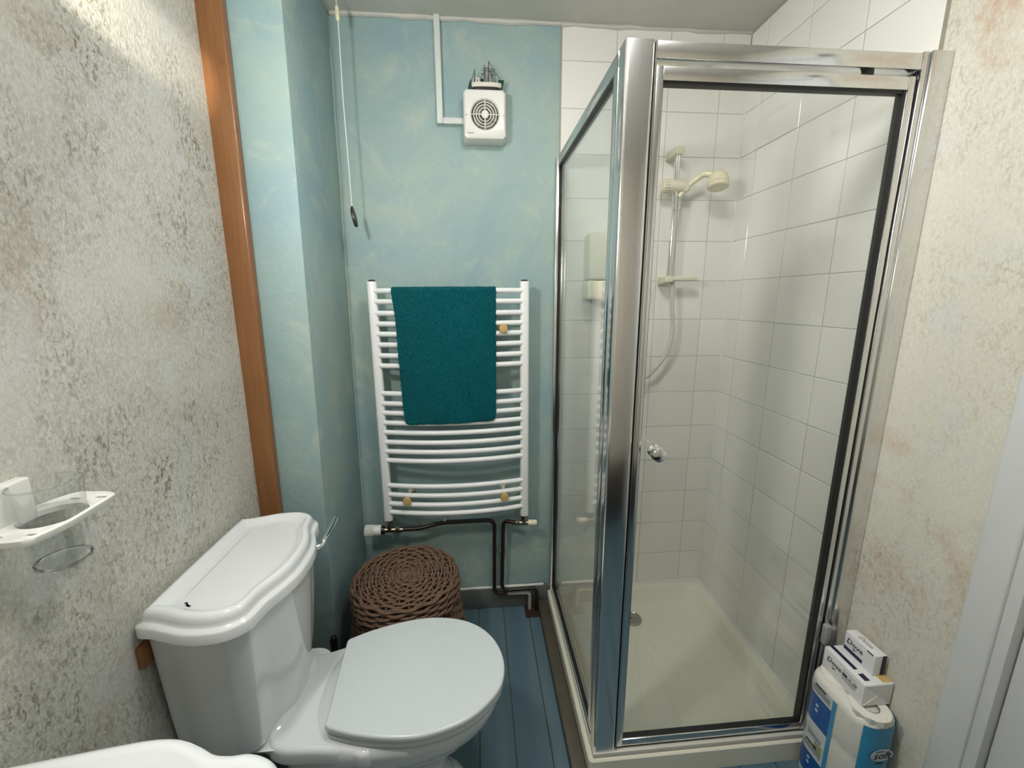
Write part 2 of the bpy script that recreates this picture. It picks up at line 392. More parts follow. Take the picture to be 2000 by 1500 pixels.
# tiles on the back wall and on the right wall, one object each
ROW0, TH, TW = 2.1925, .1515, .1978
rows = [(ROW0, H-.004)]+[(ROW0-TH*(j+1), ROW0-TH*j) for j in range(14)]
bcols = [(-.1021, 0)]+[(-.1021-TW*(k+1), -.1021-TW*k) for k in range(3)]
rcols = [(-.0910, 0)]+[(-.0910-TW*(k+1), -.0910-TW*k) for k in range(3)]
gb = struct('wall_tiled_back', MB().box(-.6955, 0, .0015, .0065, .06, H), 'grout')
gr = struct('wall_tiled_right', MB().box(.0015, XW+.001, -.6845, .006, .06, H), 'grout')
cache = {}
def tile(wd, ht, axis):
    key = (round(wd, 4), round(ht, 4), axis)
    if key not in cache:
        g, e, t = .0008, .0022, .004; a, b = wd/2-g, ht/2-g
        loops = [(a, b, t), (a, b, .0012), (a-e*.35, b-e*.35, .0004), (a-e, b-e, 0)]
        rr = []
        for u, v_, d in loops:
            q = [(-u, -v_), (u, -v_), (u, v_), (-u, v_)]
            rr.append([(p[0], d, p[1]) if axis == 'b' else (d, -p[0], p[1]) for p in q])
        cache[key] = mesh('tile', MB().rings(rr, False, True), 'tile', 0)
    return cache[key]
for (z0, z1) in rows:
    for k, (x0, x1) in enumerate(bcols):
        o = bpy.data.objects.new('tile', tile(x1-x0, z1-z0, 'b')); C.objects.link(o); o.parent = gb
        o.location = ((x0+x1)/2, random.uniform(0, .0006), (z0+z1)/2)
        o.rotation_euler = (random.uniform(-.004, .004), 0, random.uniform(-.004, .004))
    for k, (y0, y1) in enumerate(rcols):
        o = bpy.data.objects.new('tile', tile(y1-y0, z1-z0, 'r')); C.objects.link(o); o.parent = gr
        o.location = (random.uniform(0, .0006), (y0+y1)/2, (z0+z1)/2)
        o.rotation_euler = (0, random.uniform(-.004, .004), random.uniform(-.004, .004))

struct('trim_glint_cover', MB().box(-.6990, -.6948, -.0012, .0065, .09, H-.01, .001, 1), 'grout')  # strip added to hide bright lamp glints on the tile edges
zs = [.08+i*.06 for i in range(37)]
struct('trim_shower_corner', MB().tube([(-.0005, -.0005, z) for z in zs], [random.uniform(.0025, .0042) for z in zs], 8), 'caulk')
# door and its frame in the right wall
d = struct('door_1', MB().box(.016, .05, -1.765, -1.038, .005, 1.985, .002), 'gloss')
obj('door_panel', MB().box(.012, .02, -1.66, -1.14, 1.05, 1.85, .004), 'gloss', d)
obj('door_panel', MB().box(.012, .02, -1.66, -1.14, .22, .90, .004), 'gloss', d)
obj('door_handle', MB().lathe([(.026, 0), (.026, .006), (.010, .010), (.010, .040), (.024, .046), (.024, .060), (.012, .064)], (.016, -1.71, .98), (-1, 0, 0)), 'chrome', d)
struct('trim_door_lining', MB().box(-.004, .09, -1.036, -1.012, 0, 2.02, .002).box(-.004, .09, -1.79, -1.767, 0, 2.02, .002).box(-.004, .09, -1.79, -1.012, 1.988, 2.02, .002), 'gloss')
mb = MB().box(-.010, XW+.004, -1.016, -.957, 0, 2.075, .005, 3).box(-.010, XW+.004, -1.845, -1.786, 0, 2.075, .005, 3).box(-.010, XW+.004, -1.845, -.957, 2.016, 2.075, .005, 3)
struct('trim_architrave', mb, 'gloss')

# ================================================================== lamps (out of the frame, on ceiling and left wall)
CL = (-.76, -.98, H)
t = thing('ceiling_lamp_offscreen', CL, 'round opal flush lamp on the ceiling', 'lamp')
obj('base', MB().lathe([(.17, -.001), (.17, -.022), (.165, -.025)], CL), 'gloss', t)
obj('diffuser_offscreen', MB().lathe([(.155, -.026), (.155, -.05), (.135, -.066), (.08, -.076), (.02, -.079)], CL), 'lamp_c', t)
WL = (LX(1.85), -1.125, 1.80)
t = thing('wall_lamp_offscreen', WL, 'opal globe lamp on the plaster wall above the basin', 'lamp')
obj('backplate', MB().lathe([(.045, -.004), (.045, .012), (.03, .02)], WL, (1, 0, 0)), 'gloss', t)
obj('arm', MB().tube([(WL[0]+.015, WL[1], WL[2]), (WL[0]+.14, WL[1], WL[2])], .009), 'chrome', t)
obj('added_hood', MB().lathe([(.012, .122), (.075, .126), (.125, .160), (.127, .160), (.077, .122), (.012, .118)], WL, (1, 0, 0), 32, False), 'gloss', t)  # unseen hood, added to keep the globe's direct light off the plaster wall
obj('globe_offscreen', MB().lathe([(.055*math.sin(PI*k/12)+1e-4, -.055*math.cos(PI*k/12)) for k in range(13)], (WL[0]+.185, WL[1], WL[2]), (0, 0, 1)), 'lamp_w', t)
bl = bpy.data.lights.new('wall_lamp_beam_offscreen', 'SPOT'); bl.energy = BEAM_W; bl.spot_size = math.radians(17); bl.spot_blend = .75; bl.shadow_soft_size = .004; bl.color = (1, .9, .76)
bo = bpy.data.objects.new('wall_lamp_beam_offscreen', bl); C.objects.link(bo); bo.location = (LX(1.9)+.14, -1.25, 1.915)
dv = Vector((LX(1.9), -.72, 1.905))-bo.location; bo.rotation_euler = dv.to_track_quat('-Z', 'Y').to_euler()

# ================================================================== shower tray
TX, TY, TZ = -.722, -.718, .070
t = thing('shower_tray', (TX/2, TY/2, 0), 'ivory shower tray with a sunken floor inside the glass cubicle', 'shower tray')
o0 = rrect(TX, -.001, TY, -.001, .012, 5)
def tl(x0, x1, y0, y1, r, z): return [(x, y, z) for x, y in rrect(x0, x1, y0, y1, r, 5)]
rg = [[(x, y, 0) for x, y in o0], [(x, y, TZ-.004) for x, y in o0], [(x, y, TZ) for x, y in inset(o0, .004)],
      tl(-.676, -.034, -.672, -.030, .075, TZ), tl(-.673, -.037, -.669, -.033, .072, TZ-.002), tl(-.670, -.040, -.666, -.036, .070, TZ-.008), tl(-.652, -.058, -.650, -.056, .060, .014), tl(-.646, -.064, -.644, -.062, .055, .009), tl(-.636, -.074, -.634, -.072, .05, .0075), tl(-.60, -.11, -.60, -.11, .04, .007)]
obj('tray_body', MB().rings(rg), 'tray', t)
DX, DY = -.374, -.140; DZ = -.013
mb = MB()
for k in range(11):                                   # raised anti-slip ribs fanning out from the waste
    a = math.radians(-160+14*k)
    p0 = Vector((DX+math.cos(a)*.12, DY+math.sin(a)*.12, .0072)); L_ = .40 if abs(math.cos(a)) < .6 else .22
    p1 = p0+Vector((math.cos(a), math.sin(a), 0))*L_
    p1.x = max(min(p1.x, -.12), -.59); p1.y = max(p1.y, -.59)
    if p0.y < -.11: mb.tube([p0, p1], .0011, 6)
obj('rib', mb, 'tray', t, kind='stuff')
dr = obj('drain', MB().lathe([(.043, .0195), (.043, .023), (.036, .0255), (.034, .0235), (.008, .0235)], (DX, DY, DZ)), 'drain', t, label='round chrome waste with a cross grid')
obj('grid', MB().box(DX-.03, DX+.03, DY-.003, DY+.003, .0225+DZ, .0245+DZ).box(DX-.003, DX+.003, DY-.03, DY+.03, .0225+DZ, .0245+DZ), 'drain', dr)
xs = [-.70+i*.05 for i in range(15)]
obj('sealant', MB().tube([(x, -.003, TZ+random.uniform(-.001, .002)) for x in xs], .007, 8), 'caulk', t, label='white sealant bead along the tiles')
ys = [-.015-i*.05 for i in range(15)]
obj('sealant', MB().tube([(-.003, y, TZ+random.uniform(-.001, .002)) for y in ys], .007, 8).tube([(-.003, -.003, z) for z in (.07, .09, .115)], [.006, .004, .002], 8), 'caulk', t)

# ================================================================== shower enclosure
t = thing('shower_enclosure', (TX/2, -.35, TZ), 'square glass shower cubicle with polished aluminium frame', 'shower cubicle')
ZT = 1.878; FY = -.708
obj('sill', MB().box(-.7085, XW-.012, FY-.003, -.666, TZ, TZ+.016, .004).box(-.7085, -.680, -.67, 0, TZ, TZ+.014, .003), 'sill', t, label='off white plastic sill')
def capbox(*a, r=.003): return MB().box(*a, r)
obj('corner_post', MB().prism(ccw(rrect(-.706, -.643, FY, -.664, .009, 5)), TZ+.014, ZT, .002), 'alu', t)
obj('post_trim', MB().box(-.6425, -.6395, FY+.001, -.67, TZ+.014, ZT-.002), 'alu_soft', t)
obj('top_rail', capbox(-.641, -.053, FY+.002, -.672, 1.845, ZT-.001, r=.002), 'alu', t)
jm = obj('wall_jamb', capbox(-.0365, XW-.0005, FY-.004, -.660, TZ+.012, ZT+.003, r=.002), 'alu', t)
obj('jamb_insert', capbox(-.053, -.0372, FY+.001, -.664, TZ+.012, ZT+.002, r=.002), 'alu', jm)
obj('clip', MB().box(-.0605, -.040, FY-.014, FY+.004, .405, .468, .006, 3), 'greyp', jm, label='small grey plastic bumper')
# side panel
sp = obj('side_panel', MB().box(-.7065, -.684, -.665, -.001, 1.845, ZT-.001, .003).box(-.7065, -.684, -.665, -.001, TZ+.012, TZ+.040, .003).box(-.7065, -.684, -.667, -.636, TZ+.04, 1.845, .003), 'alu', t)
obj('wall_channel', capbox(-.7125, -.684, -.026, .0015, TZ+.010, ZT-.001, r=.002), 'alu', sp)
obj('pane', MB().box(-.698, -.692, -.640, -.020, TZ+.036, 1.850), 'glass', sp, smooth=0, label='clear side glass')
mb = MB().box(-.7035, -.686, -.638, -.022, 1.8385, 1.846).box(-.7035, -.686, -.638, -.022, TZ+.039, TZ+.044).box(-.7035, -.686, -.030, -.025, TZ+.04, 1.845).box(-.7035, -.686, -.637, -.633, TZ+.04, 1.845)
obj('seal', mb, 'rubber', sp, smooth=0, label='black rubber glazing seal')
# pivot door
DX0, DX1, DZ0, DZ1, DY0, DY1 = -.6375, -.0585, .094, 1.834, -.7035, -.682
mb = MB().box(DX0, DX0+.016, DY0, DY1, DZ0, DZ1, .002).box(DX1-.015, DX1, DY0, DY1, DZ0, DZ1, .002)
mb.box(DX0+.0155, DX1-.0145, DY0+.0005, DY1, DZ1-.027, DZ1-.0005, .002).box(DX0+.0155, DX1-.0145, DY0+.0005, DY1, DZ0+.0005, DZ0+.024, .002)
dr = obj('door', mb, 'alu', t, label='pivoting glass shower door')
obj('pane', MB().box(DX0+.013, DX1-.012, -.695, -.689, DZ0+.02, DZ1-.024), 'glass', dr, smooth=0, label='clear door glass')
x0, x1, z0, z1 = DX0+.016, DX1-.015, DZ0+.024, DZ1-.027; sy0, sy1 = DY0+.003, DY1+.001
mb = MB().box(x0, x1, -.6990, -.6850, z1-.006, z1).box(x0, x1, -.6990, -.6850, z0, z0+.003).box(x1-.0055, x1, sy0, sy1, z0, z1).box(x0, x0+.0015, sy0, sy1, z0, z1)
obj('seal', mb, 'rubber', dr, smooth=0, label='black rubber glazing seal')
obj('edge_gasket', MB().box(DX1+.0003, -.0534, DY0+.004, DY1, DZ0, 1.842), 'rubber', dr, smooth=0, label='black edge gasket')
obj('bottom_gasket', MB().box(DX0, DX1, DY0+.004, DY1, TZ+.016, DZ0), 'rubber', dr, smooth=0)
obj('pivot_block', MB().box(-.172, -.157, -.702, -.684, DZ1, 1.845, .001), 'rubber', dr, label='black pivot block')
kx, kz = -.586, 1.000
kn = obj('knob', MB().lathe([(.012, -.001), (.0165, .001), (.0165, .006), (.0105, .010), (.0105, .014), (.0155, .018), (.0185, .024), (.0185, .036), (.0165, .041), (.008, .0435)], (kx, -.695, kz), (0, -1, 0), 28), 'chrome', dr, label='round chrome door knob')

# ================================================================== shower fittings on the back wall
RX, RY = -.274, -.058
t = thing('shower_riser', (RX, 0, 1.40), 'chrome riser rail with cream brackets on the shower tiles', 'shower rail')
obj('rail', MB().tube([(RX, RY, 1.44), (RX, RY, 1.885)], .0095, 16), 'chrome', t)
br = obj('bracket', MB().hexa([(RX-.014, RY-.016, 1.875), (RX+.016, RY-.016, 1.875), (RX+.014, .001, 1.872), (RX-.020, .001, 1.872)], [(RX-.014, RY-.016, 1.902), (RX+.016, RY-.016, 1.902), (RX+.014, .001, 1.902), (RX-.020, .001, 1.902)], .004, 3), 'cream', t)
br = obj('bracket', MB().hexa([(RX-.020, RY-.016, 1.428), (RX+.010, RY-.016, 1.428), (RX+.012, .001, 1.418), (RX-.022, .001, 1.418)], [(RX-.020, RY-.016, 1.450), (RX+.010, RY-.016, 1.450), (RX+.012, .001, 1.450), (RX-.022, .001, 1.450)], .004, 3), 'cream', t)
obj('hose_retainer', MB().box(RX+.0, RX+.112, RY-.014, RY+.012, 1.434, 1.450, .004, 3), 'cream', br)
cl = obj('slider', MB().lathe([(.020, -.030), (.0215, -.026), (.0215, .030), (.019, .036)], (RX, RY, 1.772), (1, 0, -.02), 24), 'cream', t)
mb = MB().lathe([(.019, -.052), (.022, -.048), (.022, -.031), (.018, -.028)], (RX, RY, 1.772), (1, 0, -.02), 24)
for k in range(16):
    a = 2*PI*k/16; y, z = RY+.0222*math.cos(a), 1.772+.0222*math.sin(a)
    mb.tube([(RX-.049, y, z), (RX-.031, y, z)], .0022, 6)
obj('clamp_knob', mb, 'cream', cl, label='ribbed cream clamp knob')
HS = Vector((RX+.036, RY-.004, 1.765))
obj('holder', MB().lathe([(.013, -.012), (.0165, -.008), (.0165, .008), (.013, .012)], HS, (.5, -.25, .8), 18), 'cream', cl)
# hand shower in its holder, with hose
t = thing('hand_shower', (-.16, -.12, 1.70), 'cream hand shower head on a ribbed hose held by the riser', 'shower head')
hd = Vector((-.146, -.116, 1.774)); nd = Vector((-.06, -.24, -.97)).normalized()
p = crom([HS-Vector((.020, -.006, .03)), HS, (RX+.075, RY-.018, 1.797), (-.180, -.092, 1.806), hd-nd*.018], 6, False)
obj('handle', MB().tube(p, [.0085+.0035*i/(len(p)-1) for i in range(len(p))], 14), 'ivory', t)
obj('head', MB().lathe([(.006, -.040), (.018, -.036), (.029, -.024), (.0345, -.008), (.036, .006), (.034, .008), (.0355, .010), (.0355, .018), (.032, .022), (.004, .023)], hd, nd, 28), 'ivory', t)
hp = crom([HS-Vector((.018, -.006, .028)), (RX+.020, RY+.004, 1.70), (RX+.017, RY+.014, 1.60), (RX+.018, RY+.012, 1.45), (RX+.026, RY+.012, 1.34), (RX+.034, RY+.012, 1.255), (RX+.018, RY+.008, 1.16), (RX-.030, RY+.006, 1.09), (RX-.075, RY+.004, 1.055), (RX-.15, RY+.002, 1.06), (RX-.225, RY+.0, 1.16), (RX-.236, RY, 1.30), (RX-.236, RY, 1.37)], 26, False)
obj('hose', MB().tube(hp, [.0078 if i % 2 else .0066 for i in range(len(hp))], 10), 'grey_white', t)
# electric shower unit
EX0, EX1, EZ0, EZ1 = -.597, -.405, 1.365, 1.608
t = thing('shower_heater', ((EX0+EX1)/2, 0, EZ0), 'cream electric shower heater box on the tiles behind the glass', 'water heater')
bd = obj('body', MB().box(EX0, EX1, -.085, .001, EZ0+.072, EZ1, .012, 4), 'cream', t)
obj('lower_cover', MB().box(EX0-.004, EX1+.004, -.092, .001, EZ0, EZ0+.070, .010, 4), 'ivory', t)
obj('dial', MB().lathe([(.030, 0), (.028, .014), (.012, .016)], ((EX0+EX1)/2+.03, -.085, EZ0+.15), (0, -1, 0)), 'grey_white', bd)
obj('outlet', MB().lathe([(.012, 0), (.012, .018)], (RX-.236, RY, EZ0-.016), (0, 0, 1)), 'chrome', t)

# ================================================================== towel radiator, valves, pipes, towel
XL_, XR_, RYE = -1.386, -.836, -.076; XC = (XL_+XR_)/2
barz = [1.399, 1.361, 1.320, 1.282, 1.245, 1.206, 1.166, 1.128, 1.023, .984, .947, .908, .870, .831, .793, .756, .651, .612, .573, .536]
def bowy(x): return RYE-.006-.036*(1-((x-XC)/((XR_-XL_)/2))**2)
t = thing('towel_radiator', (XC, 0, .49), 'white ladder towel radiator with bowed bars on the teal wall', 'radiator')
for sx, zb in ((XL_, .497), (XR_, .490)):
    u = obj('upright', MB().prism(ccw(rrect(sx-.017, sx+.017, RYE-.017, RYE+.017, .012, 5)), zb, 1.432, .003), 'radiator', t)
    obj('end_plug', MB().lathe([(.012, 1.431), (.012, 1.4365), (.009, 1.4385)], (sx, RYE, 0)), 'weight', u, label='dark end plug')
xs = [XL_+.008+(XR_-XL_-.016)*i/28 for i in range(29)]
for z in barz:
    obj('bar', MB().tube([(x, bowy(x), z) for x in xs], .0096, 12), 'radiator', t)
for kx, kz, wz in ((-.918, 1.263, 1.24), (-1.303, .593, .585), (-.919, .593, .585)):
    bk = obj('wall_bracket', MB().tube([(kx, .005, kz), (kx, bowy(kx)-.010, kz)], .0075, 12).lathe([(.015, 0), (.015, .012), (.009, .016)], (kx, .0055, kz), (0, -1, 0)), 'cream', t)
    obj('cap', MB().lathe([(.0125, 0), (.0165, .002), (.0165, .010), (.0145, .0135), (.006, .0145)], (kx, bowy(kx)-.0095, kz), (0, -1, 0), 24), 'ochre', bk, label='ochre bracket cap')
obj('wall_bracket', MB().tube([(-1.25, .005, 1.263), (-1.25, bowy(-1.25), 1.263)], .0075, 12).lathe([(.015, 0), (.015, .012), (.009, .016)], (-1.25, .0055, 1.263), (0, -1, 0)), 'cream', t)
# thermostatic valve
VZ = .452
t = thing('thermostatic_valve', (XL_, RYE, VZ-.02), 'white ribbed thermostatic valve under the radiator by the boxed corner', 'radiator valve')
obj('valve_body', MB().tube([(XL_-.034, RYE, VZ), (XL_+.052, RYE+.004, VZ-.004)], .0105, 14).tube([(XL_, RYE, VZ), (XL_, RYE, .500)], .010, 14).lathe([(.0145, 0), (.0145, .014)], (XL_, RYE, .478), (0, 0, 1), 6).lathe([(.0145, 0), (.0145, .016)], (XL_+.024, RYE+.002, VZ-.002), (1, 0, 0), 6), 'brass', t)
hdv = obj('sensor_head', MB().lathe([(.015, .030), (.0195, .034), (.0215, .040), (.0215, .060), (.0190, .0605), (.0185, .062)], (XL_, RYE, VZ), (-1, 0, 0), 30), 'fan', t)
obj('grip', MB().lathe([(.0190, .060), (.0190, .095), (.0170, .098)], (XL_, RYE, VZ), (-1, 0, 0), 30), 'fan', hdv)
mb = MB()
for k in range(20):
    a = 2*PI*k/20; y, z = RYE+.0207*math.cos(a), VZ+.0207*math.sin(a); mb.tube([(XL_-.062, y, z), (XL_-.0965, y, z)], .0020, 6)
obj('rib', mb, 'fan', hdv)
obj('collar', MB().lathe([(.0165, .020), (.0175, .022), (.0175, .033), (.015, .034)], (XL_, RYE, VZ), (-1, 0, 0)), 'black', t, label='black collar')
t = thing('lockshield_valve', (XR_, RYE, VZ-.02), 'small brass radiator valve with a cream cap by the shower side', 'radiator valve')
obj('valve_body', MB().tube([(XR_-.034, RYE+.004, VZ), (XR_+.016, RYE, VZ)], .010, 14).tube([(XR_, RYE, VZ), (XR_, RYE, .494)], .010, 14).lathe([(.0145, 0), (.0145, .014)], (XR_, RYE, .472), (0, 0, 1), 6).lathe([(.0135, 0), (.0135, .012)], (XR_-.032, RYE+.003, VZ), (1, 0, 0), 6), 'brass', t)
obj('cap', MB().lathe([(.012, 0), (.0125, .002), (.0115, .034), (.0095, .037)], (XR_+.016, RYE, VZ), (1, 0, 0)), 'ivory', t, label='cream valve cap')
# pipes
PR = .0085
t = thing('heating_pipe', (-.962, -.045, .0), 'dark brown heating pipe running from the ribbed valve down to the floor', 'pipe', None)
pa = bend([(XL_+.050, RYE+.004, VZ-.004), (-1.27, -.066, .444), (-1.18, -.052, .459), (-.958, -.045, .455), (-.963, -.036, .094), (-.905, -.036, .090)], .035)
obj('pipe_run', MB().tube(pa, PR, 12), 'pipe', t)
obj('pipe_end', MB().tube(bend([(-.906, -.036, .090), (-.806, -.036, .086), (-.806, -.036, -.004)], .016), PR*.95, 12), 'pipe_grey', t, label='bare grey pipe end')
obj('clip', MB().tube([(-1.165, .006, .462), (-1.165, -.062, .474)], .0055, 10), 'grey_white', t)
obj('clip', MB().box(-.974, -.951, -.030, .006, .296, .306, .002), 'core', t)
t = thing('heating_pipe', (-.928, -.045, .0), 'dark brown heating pipe running from the cream capped valve down to the floor', 'pipe', None)
pb = bend([(XR_-.032, RYE+.004, VZ), (-.921, -.050, .453), (-.930, -.046, .114), (-.776, -.046, .116), (-.776, -.046, -.004)], .030)
obj('pipe_run', MB().tube(pb, PR, 12), 'pipe', t)
obj('clip', MB().box(-.938, -.914, -.036, .006, .290, .300, .002), 'core', t)
obj('pipe_surround', MB().box(-.828, -.752, -.085, -.016, -.002, .004, .0015), 'rust', loc=(-.79, -.05, 0), label='rusty brown patch where the pipes enter the boards', cat='floor plate')
# towel folded over the top bar
def towel():
    NU, prof = 34, []
    for k in range(9): prof.append(('b', .985+(1.399-.985)*k/8))
    for k in range(1, 8): prof.append(('o', PI*k/8))
    for k in range(33): prof.append(('f', 1.399+(.905-1.399)*k/32))
    vs, fs = [], []
    for kind, q in prof:
        for i in range(NU+1):
            u = i/NU
            zz = q if kind != 'o' else 1.399
            tt = max(0, min(1, (1.412-zz)/.50))
            xl = -1.318+.026*tt+.006*math.sin(tt*5)*(1-tt); xr = -.942-.006*tt
            x = xl+(xr-xl)*u; by = bowy(x)
            wob = .0025*math.sin(u*9+zz*14)*tt+.002*math.sin(u*23+zz*31)
            R = .0135
            if kind == 'b': y, z = by+R, zz
            elif kind == 'o': y, z = by+R*math.cos(q), 1.399+R*1.05*math.sin(q)
            else: y, z = by-R-.008*tt+wob, zz+(.010*u*tt)
            edge = min(u, 1-u)
            if kind == 'f' and edge < .03 and tt > .9: z += .012*(1-edge/.03)*(tt-.9)*10
            vs.append((x, y, z))
    W = NU+1
    for j in range(len(prof)-1):
        for i in range(NU): fs.append((j*W+i, j*W+i+1, (j+1)*W+i+1, (j+1)*W+i))
    o = obj('towel', MB().add(vs, fs), 'towel', loc=(-1.13, -.1, .905), smooth=80, label='teal terry towel folded over the top bar of the radiator', cat='towel')
    s = o.modifiers.new('thick', 'SOLIDIFY'); s.thickness = .011; s.offset = 1
    s = o.modifiers.new('sub', 'SUBSURF'); s.levels = 1; s.render_levels = 2
    tx = bpy.data.textures.new('pile', 'CLOUDS'); tx.noise_scale = .008
    dm = o.modifiers.new('pile', 'DISPLACE'); dm.texture = tx; dm.strength = .0045; dm.texture_coords = 'LOCAL'
towel()

# ================================================================== extractor fan, trunking, model boat, pull cord
FX0, FX1, FZ0, FZ1, FYF = -1.0465, -.896, 1.912, 2.073, -.052
fcx, fcz = -.9705, 1.992
t = thing('extractor_fan', (fcx, 0, FZ0), 'white square extractor fan with a round grille on the teal wall', 'fan')
# front plate with a round hole, built from rings
n = 48
def sq(k, x0, x1, z0, z1):
    a = 2*PI*(k+.5)/n; c, s_ = math.cos(a), math.sin(a); m_ = max(abs(c), abs(s_)); return ((x0+x1)/2+c/m_*(x1-x0)/2, (z0+z1)/2+s_/m_*(z1-z0)/2)
hr = .047
loops = []
for y, ins in ((.004, 0), (-.030, 0), (FYF+.004, .004), (FYF, .009)):
    loops.append([(sq(k, FX0+ins, FX1-ins, FZ0+ins, FZ1-ins)[0], y, sq(k, FX0+ins, FX1-ins, FZ0+ins*(1 if y > -.03 else 1.4), FZ1-ins)[1]) for k in range(n)])
for y, r in ((FYF, hr+.004), (FYF+.004, hr), (FYF+.024, hr)):
    loops.append([(fcx+r*math.cos(2*PI*(k+.5)/n), y, fcz+r*math.sin(2*PI*(k+.5)/n)) for k in range(n)])
hs = obj('housing', MB().rings([l[::-1] for l in loops], False, False), 'fan', t, smooth=30)
obj('duct', disc(fcx, FYF+.030, fcz, hr, (0, -1, 0), 32), 'duct', t)
mb = MB()
for k in range(5):
    a = 2*PI*k/5; u = Vector((math.cos(a), 0, math.sin(a))); v_ = Vector((-math.sin(a), 0, math.cos(a)))
    P0 = Vector((fcx, FYF+.022, fcz))
    mb.add([P0+u*.012-v_*.006, P0+u*.043-v_*.016, P0+u*.043+v_*.016-Vector((0, .006, 0)), P0+u*.012+v_*.006-Vector((0, .005, 0))], [(0, 1, 2, 3)])
obj('blades', mb, 'blade', t)
gl = obj('grille', MB().tube([(fcx, FYF+.001, fcz-hr-.002), (fcx, FYF+.001, fcz+hr+.002)], .0018, 8).tube([(fcx-hr-.002, FYF+.001, fcz), (fcx+hr+.002, FYF+.001, fcz)], .0018, 8), 'fan', t)
for r in (.021, .030, .039):
    obj('grille_ring', MB().tube([(fcx+r*math.cos(2*PI*k/40), FYF+.002, fcz+r*math.sin(2*PI*k/40)) for k in range(40)], .0017, 8, closed=True), 'fan', gl)
obj('grille_hub', MB().lathe([(.0125, -.002), (.0125, .003), (.008, .005)], (fcx, FYF+.002, fcz), (0, -1, 0)), 'fan', gl)
for sx in (FX0+.012, FX1-.010):
    obj('screw', MB().lathe([(.0042, -.001), (.0042, .001), (.003, .0016)], (sx, FYF, fcz-.002), (0, -1, 0), 14), 'grey_white', t)
for a_, b_ in ((.014, .021), (.022, .030), (.031, .036)): obj('print_mark', MB().box(FX0+a_, FX0+b_, FYF-.0006, FYF, FZ0+.019, FZ0+.0225), 'greyp', t)
t = thing('cable_trunking', (-1.127, 0, 1.975), 'white plastic cable trunking running from the ceiling to the fan', 'trunking')
obj('vertical_run', MB().box(-1.1375, -1.1175, -.014, .008, 1.975, H, .0015), 'trunk', t)
obj('horizontal_run', MB().box(-1.1170, FX0+.004, -.013, .008, 1.975, 1.9945, .0015), 'trunk', t)
# model boat
BX0, BX1, BY, BZ = -1.022, -.905, -.026, FZ1
t = thing('model_boat', (-.963, BY, BZ), 'small model fishing boat with bare masts standing on top of the fan', 'ornament')
def hull(sc, z, dx=0): # plan outline, bow to the right
    out = []
    for k in range(28):
        a = 2*PI*k/28; c, s_ = math.cos(a), math.sin(a)
        out.append((-.9635+dx+(.052*sc)*math.copysign(abs(c)**.6, c), BY+.017*sc*math.copysign(abs(s_)**.8, s_), z))
    return out
obj('hull', MB().rings([hull(.78, BZ), hull(.86, BZ+.005), hull(.95, BZ+.011)]), 'boat_d', t)
obj('bulwark', MB().rings([hull(.97, BZ+.009), hull(1.03, BZ+.014), hull(1.04, BZ+.022), hull(.98, BZ+.022), hull(.96, BZ+.017)]), 'boat_w', t, label='white band round the hull')
obj('bow', MB().hexa([(BX1-.016, BY-.010, BZ+.002), (BX1-.004, BY-.003, BZ+.004), (BX1-.004, BY+.003, BZ+.004), (BX1-.016, BY+.010, BZ+.002)], [(BX1-.018, BY-.012, BZ+.033), (BX1+.003, BY-.005, BZ+.036), (BX1+.003, BY+.005, BZ+.036), (BX1-.018, BY+.012, BZ+.033)], .002), 'boat_g', t, label='dark green bow')
obj('stern', MB().hexa([(BX0-.006, BY-.010, BZ+.003), (BX0+.008, BY-.012, BZ+.003), (BX0+.008, BY+.012, BZ+.003), (BX0-.006, BY+.010, BZ+.003)], [(BX0+.001, BY-.006, BZ+.028), (BX0+.007, BY-.008, BZ+.034), (BX0+.007, BY+.008, BZ+.034), (BX0+.001, BY+.006, BZ+.028)], .002), 'boat_g', t, label='dark green stern')
wh = obj('wheelhouse', MB().box(-1.000, -.987, BY-.008, BY+.008, BZ+.016, BZ+.039, .001), 'boat_w', t)
obj('doorway', MB().box(-.9955, -.9925, BY-.0086, BY-.007, BZ+.018, BZ+.034), 'boat_d', wh)
obj('funnel', MB().lathe([(.006, .016), (.006, .036), (.004, .038)], (-.978, BY, BZ), (0, 0, 1), 12), 'boat_d', t)
for x, h_ in ((-1.003, .068), (-.966, .082), (-.958, .094)):
    obj('mast', MB().tube([(x, BY, BZ+.012), (x-(.004 if x > -.97 else 0)*(1 if x < -.96 else -1), BY, BZ+h_)], [.0022, .0014], 8), 'boat_m', t)
mb = MB()
for a_, b_ in (((-.978, .070), (-.932, .066)), ((-.980, .064), (-.934, .058)), ((-.955, .090), (-.915, .035)), ((-.955, .066), (-.930, .022)), ((-.960, .074), (-.990, .030)), ((-.945, .066), (-.935, .022)), ((-.966, .06), (-.980, .022)), ((-1.003, .06), (-1.015, .03)), ((-.950, .05), (-.928, .05)), ((-.982, .052), (-.966, .05)), ((-.938, .066), (-.930, .024)), ((-.948, .066), (-.944, .022))):
    mb.tube([(a_[0], BY-.004, BZ+a_[1]), (b_[0], BY-.006, BZ+b_[1])], .0008, 5)
obj('rigging', mb, 'boat_d', t)
